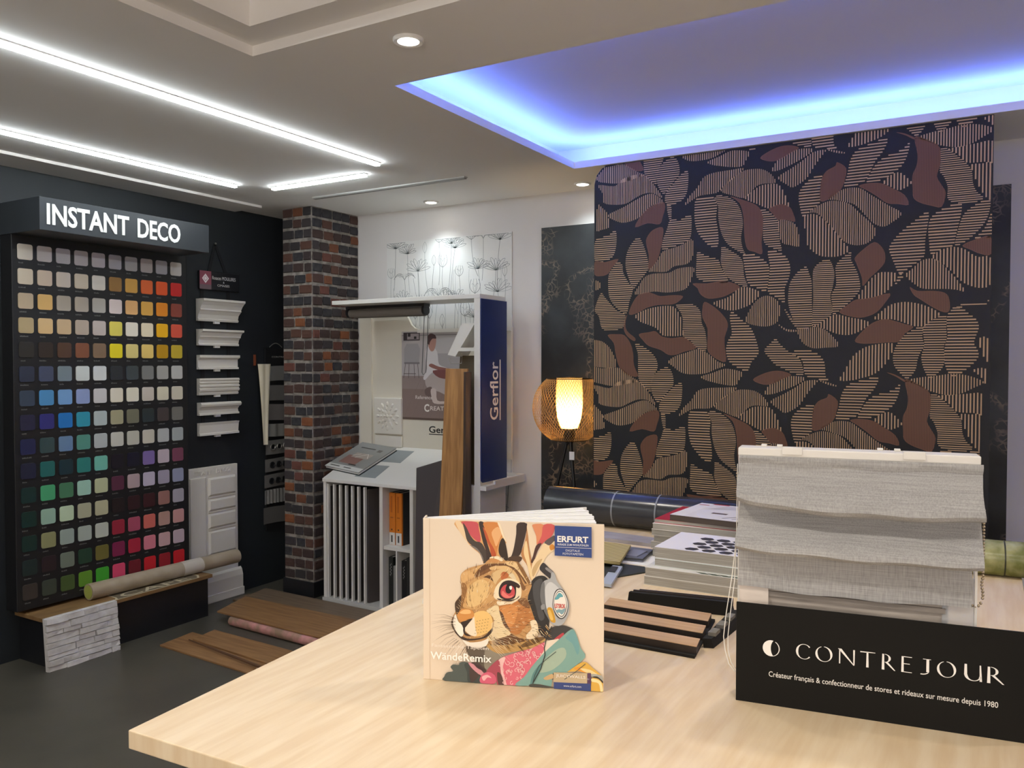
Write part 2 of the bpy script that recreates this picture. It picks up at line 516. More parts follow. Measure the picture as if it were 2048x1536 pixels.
# hanging crown moulding samples
t = thing('moulding_sample_hanger', 'six white crown moulding samples hanging in a row on black ribbons', 'display', (-4.275, 3.57, 1.05))
rib = mat('black ribbon', '0d0d0f', 0.7)
part('ribbon', rib, t, lambda b: b.hexa([(-4.288, 3.45, 1.10), (-4.288, 3.475, 1.10), (-4.288, 3.475, 2.0), (-4.288, 3.45, 2.0)], [(-4.285, 3.45, 1.10), (-4.285, 3.475, 1.10), (-4.285, 3.475, 2.0), (-4.285, 3.45, 2.0)]))
part('ribbon', rib, t, lambda b: b.box(-4.288, -4.285, 3.655, 3.68, 1.10, 2.0))
for y1 in (3.49, 3.66):
    part('ribbon', rib, t, lambda b: b.hexa([(-4.288, y1, 2.04), (-4.288, y1 + 0.025, 2.04), (-4.288, 3.576, 2.278), (-4.288, 3.556, 2.278)], [(-4.284, y1, 2.04), (-4.284, y1 + 0.025, 2.04), (-4.284, 3.576, 2.278), (-4.284, 3.556, 2.278)]))
part('nail', metal, t, lambda b: b.ball((-4.28, 3.566, 2.276), 0.007))
sb = part('sign_board', black_sat, t, lambda b: b.box(-4.284, -4.268, 3.432, 3.743, 1.98, 2.095), bev=0.002)
pr = Print((-4.268, 3.432, 1.98), Y, Z, X)
pr.rect(0.0, 0.0, 0.088, 0.115, '8a4a58')
pr.rect(0.0, 0.0, 0.088, 0.03, '6d5a60')
pr.poly([(0.044, 0.038), (0.07, 0.068), (0.044, 0.098), (0.018, 0.068)], 'e8dcdc')
pr.line([(0.044, 0.052), (0.058, 0.068), (0.044, 0.084), (0.03, 0.068), (0.044, 0.052)], 0.003, '8a4a58')
pr.text('Rosaces MOULURES', 0.096, 0.066, 0.185, 0.022, 'd8d6d2')
pr.text('&', 0.18, 0.046, 0.010, 0.012, 'd8d6d2')
pr.text('CIMAISES', 0.135, 0.024, 0.095, 0.014, 'd8d6d2')
pr.build('sign_print', sb)
def moulding(z0, z1, prof, y1):
    """prof: (depth 0..1, height 0..1) outline from the wall, extruded along Y"""
    D = 0.075; h = z1 - z0; y0 = 3.415
    b = MB()
    pts = [(-4.284 + p[0] * D, z0 + p[1] * h) for p in prof]
    b.hexa([(p[0], y0, p[1]) for p in pts], [(p[0], y1 + (p[0] + 4.284) * 0.22, p[1]) for p in pts])
    o = b.build('moulding', plaster, t)
    part('price_tab', paper, o, lambda q: q.box(-4.286, -4.27, 3.545, 3.585, z0 - 0.014, z0 + 0.004))
crown = [(0, 0), (0.25, 0), (0.3, 0.08), (0.22, 0.12), (0.3, 0.3), (0.5, 0.45), (0.6, 0.5), (0.55, 0.56), (0.7, 0.72), (0.9, 0.86), (1.0, 0.9), (1.0, 1.0), (0, 1)]
crown2 = [(0, 0), (0.3, 0), (0.32, 0.1), (0.25, 0.14), (0.3, 0.35), (0.42, 0.5), (0.5, 0.52), (0.5, 0.6), (0.62, 0.8), (0.85, 0.88), (0.85, 1), (0, 1)]
flat = [(0, 0), (0.3, 0), (0.3, 0.12), (0.2, 0.16), (0.2, 0.7), (0.32, 0.74), (0.45, 0.82), (0.45, 1.0), (0, 1)]
reed = [(0, 0), (0.25, 0), (0.3, 0.1), (0.22, 0.16), (0.38, 0.24), (0.42, 0.36), (0.3, 0.42), (0.42, 0.5), (0.42, 0.58), (0.3, 0.64), (0.4, 0.72), (0.35, 0.82), (0.42, 0.9), (0.36, 1), (0, 1)]
ogee = [(0, 0), (0.35, 0), (0.35, 0.12), (0.25, 0.16), (0.2, 0.4), (0.35, 0.6), (0.55, 0.7), (0.6, 0.85), (0.5, 1), (0, 1)]
bull = [(0, 0), (0.35, 0), (0.35, 0.14), (0.25, 0.2), (0.3, 0.8), (0.38, 1), (0, 1)]
for z0, z1, pf, y1 in ((1.78, 1.918, crown, 3.725), (1.627, 1.728, crown2, 3.725), (1.477, 1.567, flat, 3.722), (1.315, 1.42, reed, 3.72), (1.188, 1.268, ogee, 3.72), (1.06, 1.14, bull, 3.718)):
    moulding(z0, z1, pf, y1)

# white panelled sample leaning on the wall
t = thing('wall_panel_sample', 'white embossed wall panelling sample board leaning against the black wall', 'sample board', (-4.26, 3.52, 0))
part('board', plaster, t, lambda b: b.box(-4.285, -4.262, 3.332, 3.71, 0.0, 0.861), bev=0.003)
part('stile', plaster, t, lambda b: b.box(-4.262, -4.254, 3.336, 3.455, 0.19, 0.80), bev=0.004)
fields = ((0.672, 0.79), (0.578, 0.655), (0.468, 0.562), (0.30, 0.452))
for z0, z1 in fields:
    part('raised_field', plaster, t, lambda b: b.hexa([(-4.262, 3.475, z0), (-4.262, 3.69, z0), (-4.262, 3.69, z1), (-4.262, 3.475, z1)], [(-4.250, 3.485, z0 + 0.012), (-4.250, 3.68, z0 + 0.012), (-4.250, 3.68, z1 - 0.012), (-4.250, 3.485, z1 - 0.012)]))
    part('bead', plaster, t, lambda b: b.box(-4.262, -4.256, 3.475, 3.69, z0 - 0.011, z0 - 0.005))
part('skirting', plaster, t, lambda b: b.hexa([(-4.262, 3.332, 0), (-4.24, 3.332, 0), (-4.24, 3.332, 0.13), (-4.25, 3.332, 0.165), (-4.262, 3.332, 0.18)], [(-4.262, 3.73, 0), (-4.24, 3.73, 0), (-4.24, 3.73, 0.13), (-4.25, 3.73, 0.165), (-4.262, 3.73, 0.18)]))
part('skirting_foot', plaster, t, lambda b: b.box(-4.262, -4.232, 3.332, 3.735, 0, 0.05), bev=0.003)
raised_text(t, 'STAFF', (-4.262, 3.375, 0.815), Y, Z, X, 0.13, 0.026, 0.003, plaster, 0.02)
raised_text(t, 'DECOR', (-4.262, 3.54, 0.817), Y, Z, X, 0.135, 0.026, 0.003, plaster, 0.02)

# curtain header samples hung beside the column
t = thing('curtain_sample_board', 'black hanging board of grey curtain heading samples beside the brick column', 'sample board', (-4.27, 4.09, 0.37))
part('backing_board', black, t, lambda b: b.box(-4.288, -4.275, 3.97, 4.22, 0.37, 1.62))
pr = Print((-4.275, 3.98, 1.5), Y, Z, X)
pr.text('CONTREJOUR', 0.045, 0.05, 0.18, 0.014, 'b9b6b0')
pr.build('header_print', t)
part('hook', metal, t, lambda b: b.tube([(-4.27, 4.0 + 0.006 * i, 1.625 + 0.028 * math.sin(math.pi * i / 19)) for i in range(20)], 0.003, 6))
lin_m = [mat('grey curtain cloth %d' % i, h, 0.9, bump=(300, 0.2)) for i, h in enumerate(('7d7a77', '6d6a67', '716b68', '84827e', '6f6d6a', '65625f', '65625f', '7c7a77', '5d5a57'))]
zz = [(1.494, 1.393, 3.992), (1.361, 1.256, 3.981), (1.233, 1.123, 3.97), (1.1, 1.013, 3.973), (0.99, 0.893, 3.96), (0.861, 0.774, 3.953), (0.751, 0.664, 3.945), (0.645, 0.549, 3.941), (0.526, 0.415, 3.93)]
for i, (z1, z0, y0) in enumerate(zz):
    n = 40; amp = (0.004, 0.006, 0.006, 0.010, 0.004, 0.004, 0.004, 0.010, 0.008)[i]; fr = (2, 1.5, 1.5, 3, 1, 1, 1, 9, 1.2)[i]
    b = MB(); vs = []; fs = []
    for k in range(n + 1):
        y = y0 + (4.21 - y0) * k / n; x = -4.266 + amp * (0.5 + 0.5 * math.sin(2 * math.pi * fr * k / n + i))
        dz = 0.004 * math.sin(3 * k / n + i)
        vs += [(x, y, z0 + dz), (x, y, z1 + dz), (x - 0.004, y, z0 + dz), (x - 0.004, y, z1 + dz)]
    for k in range(n):
        a = 4 * k
        fs += [(a, a + 4, a + 5, a + 1), (a + 2, a + 3, a + 7, a + 6), (a + 1, a + 5, a + 7, a + 3), (a, a + 2, a + 6, a + 4)]
    o = b.add(vs, fs).build('cloth_strip', lin_m[i], t, smooth=True)
    if i in (4, 5, 6):
        for k in range(3):
            yc = y0 + 0.055 + 0.058 * k; zc = (z0 + z1) / 2
            rm = metal if i == 4 else black_sat
            rr = 0.02
            pts = [(-4.258, yc + rr * math.cos(2 * math.pi * j / 20), zc + rr * math.sin(2 * math.pi * j / 20)) for j in range(21)]
            g = part('eyelet', rm, o, lambda q: q.tube(pts, 0.0038, 6, False), smooth=True)
            part('eyelet_hole', black, o, lambda q: q.hexa([(-4.262, yc + 0.018 * math.cos(2 * math.pi * j / 16), zc + 0.018 * math.sin(2 * math.pi * j / 16)) for j in range(16)], [(-4.2585, yc + 0.018 * math.cos(2 * math.pi * j / 16), zc + 0.018 * math.sin(2 * math.pi * j / 16)) for j in range(16)]))
t = thing('hanging_cloth_sample', 'narrow cream cloth sample hanging from a wooden stick on the black wall', 'cloth sample', (-4.27, 3.93, 0.96))
def _cl(b):
    vs = []; fs = []; n = 18; m = 8
    for i in range(n + 1):
        f = i / n; z = 1.51 - 0.546 * f; a = 3.876 + 0.042 * f ** 0.8; c = 3.985 - 0.027 * f
        for j in range(m + 1):
            g = j / m
            vs.append((-4.245 + 0.012 * math.sin(math.pi * g) + 0.005 * math.sin(9 * g + 2 * f), a + (c - a) * g, z))
    k = len(vs)
    vs += [(p[0] - 0.004, p[1], p[2]) for p in vs]
    for i in range(n):
        for j in range(m):
            a = i * (m + 1) + j
            fs += [(a, a + m + 1, a + m + 2, a + 1), (k + a, k + a + 1, k + a + m + 2, k + a + m + 1)]
    b.add(vs, fs)
part('cloth', mat('cream cloth', 'd9cfb6', 0.9), t, _cl, smooth=True)
part('stick', mat('red brown wood', '7a3f26', 0.5), t, lambda b: b.box(-4.285, -4.275, 3.872, 3.886, 1.50, 1.572))

# ================================================================== low plinth with roll and stone sample
t = thing('low_plinth', 'long low black plinth with a brown wooden top under the paint display', 'plinth', (-4.16, 2.8, 0))
part('carcass', black_sat, t, lambda b: b.box(-4.288, -4.045, 2.32, 3.29, 0, 0.232))
pt = part('wooden_top', mat('brown particle board', '8a6b45', 0.5, vary=(8, '775a38', (3, 0.6, 1))), t, lambda b: b.box(-4.288, -4.02, 2.295, 3.305, 0.232, 0.252), bev=0.002)
pr = Print((-4.02, 2.67, 0.252), Y, -X, Z)
pr.poly([(0.0, 0.0), (0.54, 0.0), (0.575, 0.05), (0.57, 0.17), (0.035, 0.17), (0.03, 0.04)], 'cfc3a6')
pr.poly([(0.025, 0.007), (0.53, 0.007), (0.562, 0.052), (0.558, 0.163), (0.042, 0.163), (0.038, 0.04)], '6a5f4c')
pr.text('CAFE', 0.07, 0.016, 0.43, 0.075, 'c9bda0', 0.005)
pr.build('cafe_print', pt)
t = thing('wallpaper_roll', 'beige wrapped wallpaper roll lying on the low plinth under the display', 'wallpaper roll', (-4.12, 3.1, 0.254))
A, B_ = Vector((-4.142, 2.60, 0.297)), Vector((-4.115, 3.57, 0.297))
part('paper_roll', mat('beige wallpaper', 'a89a86', 0.45, vary=(7, '978872')), t, lambda b: b.tube([A, B_], 0.0435, 28), smooth=True)
part('label_band', mat('pale label band', 'c2bab0', 0.4), t, lambda b: b.tube([A.lerp(B_, 0.58), A.lerp(B_, 0.72)], 0.0441, 28, False), smooth=True)
part('roll_core', mat('yellow green core', '9aa14e', 0.6), t, lambda b: b.tube([A + (A - B_).normalized() * 0.001, A + (A - B_).normalized() * 0.003], 0.036, 24), smooth=True)

t = thing('stone_cladding_sample', 'white stacked stone cladding sample leaning on the low plinth', 'sample board', (-4.0, 2.46, 0))
tilt = Matrix.Translation((-3.970, 2.283, 0.0)) @ Matrix.Rotation(math.radians(-5), 4, 'Y')
stone_m = mat('white stone', 'cfccca', 0.8, vary=(20, 'bdb8b4'), bump=(55, 0.5))
part('backing_slab', stone_m, t, lambda b: b.box(-0.025, -0.010, 0, 0.38, 0, 0.262), M=tilt)
z = 0.0
for i in range(9):
    h = (0.026, 0.03, 0.022, 0.034, 0.027, 0.032, 0.025, 0.034, 0.030)[i]
    y = 0.0
    while y < 0.375:
        l = min(random.uniform(0.07, 0.17), 0.38 - y)
        if 0.38 - y - l < 0.04: l = 0.38 - y
        d = random.uniform(0.0, 0.012)
        j = lambda: random.uniform(-0.003, 0.003)
        b = MB(tilt)
        q = [(y + 0.001, z + 0.001), (y + l * 0.5, z + 0.001), (y + l - 0.001, z + 0.001), (y + l - 0.001, z + h - 0.002), (y + l * 0.5, z + h - 0.002), (y + 0.001, z + h - 0.002)]
        b.hexa([(-0.012, p[0], p[1]) for p in q], [(d + j(), p[0] + j(), p[1] + j() * 0.6) for p in q])
        b.build('stone', stone_m, t)
        y += l
    z += h

# ================================================================== loose floor samples
def board(label, pts, z0, th, m, group='plank samples on the floor'):
    b = MB()
    b.hexa([(p[0], p[1], z0) for p in pts], [(p[0], p[1], z0 + th) for p in pts])
    o = b.build('floor_plank', m, bev=0.0015)
    tag(o, label, 'plank', group)
board('brown oak floor plank nearest the camera, lowest of the front pair', [(-3.83, 2.80), (-2.5, 2.73), (-2.5, 2.96), (-3.856, 3.028)], 0.0, 0.009, oak_floor)
board('brown oak floor plank lying on top of the front plank', [(-3.73, 2.93), (-2.5, 2.84), (-2.5, 3.05), (-3.76, 3.10)], 0.0095, 0.009, oak_floor)
board('wide oak floor plank resting on the pink flowered roll', [(-3.90, 3.235), (-2.5, 3.18), (-2.5, 3.52), (-4.0, 3.535)], 0.056, 0.009, oak_floor)
board('greyish oak plank on the floor against the display cabinet', [(-4.11, 3.60), (-2.6, 3.56), (-2.6, 3.80), (-4.16, 3.845)], 0.012, 0.009, oak_grey)
board('dark-edged plank under the greyish one by the brick column', [(-4.16, 3.575), (-2.6, 3.53), (-2.6, 3.70), (-4.18, 3.72)], 0.0, 0.011, oak_grey)
o = MB().tube([(-3.72, 2.90, 0.0255), (-3.3, 2.845, 0.0255), (-2.6, 2.75, 0.0255)], [0.004, 0.007, 0.007], 10).build('wooden_dowel', mat('dark dowel', '5a3f2a', 0.5), smooth=True)
tag(o, 'thin dark wooden rod lying on the front plank', 'rod')
t = thing('wallpaper_roll', 'pink flowered wallpaper roll lying on the floor under the wide plank', 'wallpaper roll', (-3.3, 3.19, 0))
part('paper_roll', mat('pink flowered paper', '8d7460', 0.5, vary=(14, 'c48a86')), t, lambda b: b.tube([(-3.78, 3.24, 0.0275), (-2.7, 3.19, 0.0275)], 0.027, 20), smooth=True)

# ================================================================== brick column
t = struct('wall_column', mat('pale mortar', '989189', 0.9, vary=(25, '6a6560'), bump=(80, 0.8)), lambda b: b.box(-4.02, -3.765, 3.89, 4.33, 0.10, 2.52))
struct('column_foot', black_sat, lambda b: b.box(-4.03, -3.755, 3.88, 4.33, 0, 0.10), t)
brick_hex = ['2b2a2f', '312e30', '382d2c', '40302d', '4a342e', '563a30', '6e452f', '7d4d30', '643d34', '3a3436']
brick_m = [mat('brick %d' % i, h, 0.85, vary=(30, {0: '3a393c', 6: '6b3f2a', 7: '7a4628'}.get(i, h)), bump=(70, 0.7)) for i, h in enumerate(brick_hex)]
wts = [5, 5, 5, 4, 4, 3, 2, 1.4, 2, 3]
BM = {}
def brick_mesh(axis, l, h, v, mi):
    k = (axis, round(l, 3), v, mi)
    if k in BM: return BM[k]
    rnd = random.Random(hash((round(l, 3), v)) & 0xffff)
    q = [(0.002, 0.0), (l * 0.5, rnd.uniform(-0.002, 0.001)), (l - 0.002, 0.0), (l, h * 0.5), (l - 0.002, h - 0.001), (l * 0.5, h + rnd.uniform(-0.002, 0.002)), (0.002, h - 0.001), (0.0, h * 0.5)]
    d = [0.006 + rnd.uniform(0, 0.004) for _ in q]
    ins = [(p[0] + (0.004 if p[0] < l / 3 else -0.004 if p[0] > l * 0.66 else 0), p[1] + (0.004 if p[1] < h / 3 else -0.004 if p[1] > h * 0.66 else 0)) for p in q]
    if axis == 'F':
        vs = [(p[0], 0.004, p[1]) for p in q] + [(p[0], -dd * 0.5, p[1]) for p, dd in zip(q, d)] + [(p[0], -dd, p[1]) for p, dd in zip(ins, d)]
    else:
        vs = [(-0.004, p[0], p[1]) for p in q] + [(dd * 0.5, p[0], p[1]) for p, dd in zip(q, d)] + [(dd, p[0], p[1]) for p, dd in zip(ins, d)]
    n = 8
    fs = []
    for a in (0, n):
        fs += [(a + i, a + (i + 1) % n, a + n + (i + 1) % n, a + n + i) for i in range(n)]
    fs.append(list(range(2 * n, 3 * n)))
    me = bpy.data.meshes.new('brick'); me.from_pydata(vs, [], fs); me.materials.append(brick_m[mi]); me.update()
    BM[k] = me
    return me
ch = 0.0712
O = ORG[t.name]
for i in range(34):
    z0 = 0.104 + i * ch
    off = (0, 0.045, 0.02, 0.06)[i % 4]
    for axis, a0, a1 in (('F', -4.02, -3.765), ('R', 3.89, 4.33)):
        L_ = a1 - a0
        cuts = [0.0]; c = off + 0.045 if off else 0.09
        while c < L_ - 0.03:
            cuts.append(round(c, 3)); c += 0.09 + random.choice((-0.012, 0, 0.0, 0.008))
        cuts.append(L_)
        for a, b_ in zip(cuts, cuts[1:]):
            l = round(round((b_ - a - 0.006) / 0.006) * 0.006, 3)
            if l < 0.015: continue
            mi = random.choices(range(10), wts)[0]
            o = bpy.data.objects.new('brick', brick_mesh(axis, l, ch - 0.018, random.randrange(3), mi))
            jz = random.uniform(-0.0035, 0.0035)
            o.location = (Vector((a0 + a + 0.003, 3.89, z0 + 0.008 + jz)) if axis == 'F' else Vector((-3.765, a0 + a + 0.003, z0 + 0.008 + jz))) - O
            C.objects.link(o); o.parent = t

# ================================================================== back wall: flower wallpaper, marbled panel
t = thing('flower_wallpaper_panel', 'white wallpaper panel with grey line-drawn flowers on the back wall', 'wallpaper panel', (-3.02, 4.325, 0.5))
part('paper_sheet', mat('white flower paper', 'dcdcda', 0.7), t, lambda b: b.box(-3.506, -2.537, 4.322, 4.329, 0.5, 2.317))
pr = Print((-3.506, 4.322, 0.5), X, Z, -Y, lift=0.0004, step=0.0)
rf = random.Random(11)
def stroke(pts, w, c):
    pts = [(min(max(p[0], 0.004), 0.965), min(max(p[1], 0.004), 1.81)) for p in pts]
    if max(p[0] for p in pts) - min(p[0] for p in pts) + max(p[1] for p in pts) - min(p[1] for p in pts) > 0.004:
        pr.line(pts, w, c, same=True)
def bez(p0, p1, p2, n=8):
    return [((1 - t_) ** 2 * p0[0] + 2 * t_ * (1 - t_) * p1[0] + t_ * t_ * p2[0], (1 - t_) ** 2 * p0[1] + 2 * t_ * (1 - t_) * p1[1] + t_ * t_ * p2[1]) for t_ in [i / n for i in range(n + 1)]]
GR = ('6f7577', '868b8c', '9aa0a0', '7c8284')
def flower(x, y, s, kind):
    c = rf.choice(GR)
    stroke(bez((x, y), (x + rf.uniform(-.03, .03), y - 0.15), (x + rf.uniform(-.05, .05), y - rf.uniform(0.22, 0.4))), 0.0026, c)
    if kind == 0:      # open poppy seen from the side
        for k in range(9):
            a = math.radians(20 + 140 * k / 8 + rf.uniform(-5, 5)); l = s * rf.uniform(0.8, 1.1)
            e = (x + l * math.cos(a), y + l * 0.75 * math.sin(a))
            w = math.radians(13)
            stroke(bez((x, y), (x + l * 0.8 * math.cos(a + w), y + l * 0.7 * math.sin(a + w)), e), 0.0024, rf.choice(GR))
            stroke(bez((x, y), (x + l * 0.8 * math.cos(a - w), y + l * 0.7 * math.sin(a - w)), e), 0.0020, rf.choice(GR))
    elif kind == 1:    # flat umbrella flower with drooping edge
        for sg in (-1, 1):
            stroke(bez((x, y), (x + sg * s * 0.4, y + s * 0.7), (x + sg * s, y + s * 0.25)), 0.003, c)
            stroke(bez((x, y), (x + sg * s * 0.2, y + s * 0.6), (x + sg * s * 0.5, y + s * 0.52)), 0.002, c)
            stroke(bez((x + sg * s * 0.3, y + s * 0.5), (x + sg * s * 0.8, y + s * 0.7), (x + sg * s * 1.1, y + s * 0.1)), 0.003, rf.choice(GR))
            for k in range(5):
                u_ = k / 5
                stroke([(x + sg * s * (0.1 + 0.8 * u_), y + s * (0.55 - 0.1 * u_)), (x + sg * s * (0.05 + 0.5 * u_), y + s * (0.3 - 0.1 * u_))], 0.0016, rf.choice(GR))
    elif kind == 2:    # closed tulip
        for sg in (-1, 1):
            stroke(bez((x, y), (x + sg * s * 0.75, y + s * 0.3), (x + sg * s * 0.35, y + s * 1.1)), 0.0028, c)
            stroke(bez((x, y), (x + sg * s * 0.3, y + s * 0.5), (x + sg * s * 0.1, y + s * 1.15)), 0.002, rf.choice(GR))
            stroke(bez((x + sg * s * 0.3, y + s * 0.7), (x + sg * s * 0.2, y + s * 0.9), (x, y + s * 0.5)), 0.002, rf.choice(GR))
    else:              # bud
        for sg in (-1, 1):
            stroke(bez((x, y), (x + sg * s * 0.45, y + s * 0.5), (x, y + s)), 0.0024, c)
        stroke([(x, y), (x, y + s * 0.8)], 0.0016, c)
for i in range(9):
    for j in range(11):
        x = 0.06 + i * 0.107 + rf.uniform(-.05, .05); y = 0.1 + j * 0.165 + rf.uniform(-.06, .06)
        k = (i * 3 + j * 2 + rf.randrange(2)) % 4
        flower(x, y, (0.10, 0.085, 0.07, 0.07)[k] * rf.uniform(0.85, 1.2), k)
for i in range(70):
    x = rf.uniform(0.02, 0.95); y = rf.uniform(0.1, 1.7)
    stroke(bez((x, y), (x + rf.uniform(-.03, .03), y - 0.1), (x + rf.uniform(-.03, .03), y - rf.uniform(.1, .3))), 0.0018, rf.choice(GR))
pr.build('flower_print', t)

o = MB().box(-2.33, 0.06, 4.318, 4.329, 0.05, 2.32).build('marbled_wallpaper_panel', marble())
tag(o, 'dark marbled wallpaper panel with beige veins on the back wall', 'wallpaper panel')

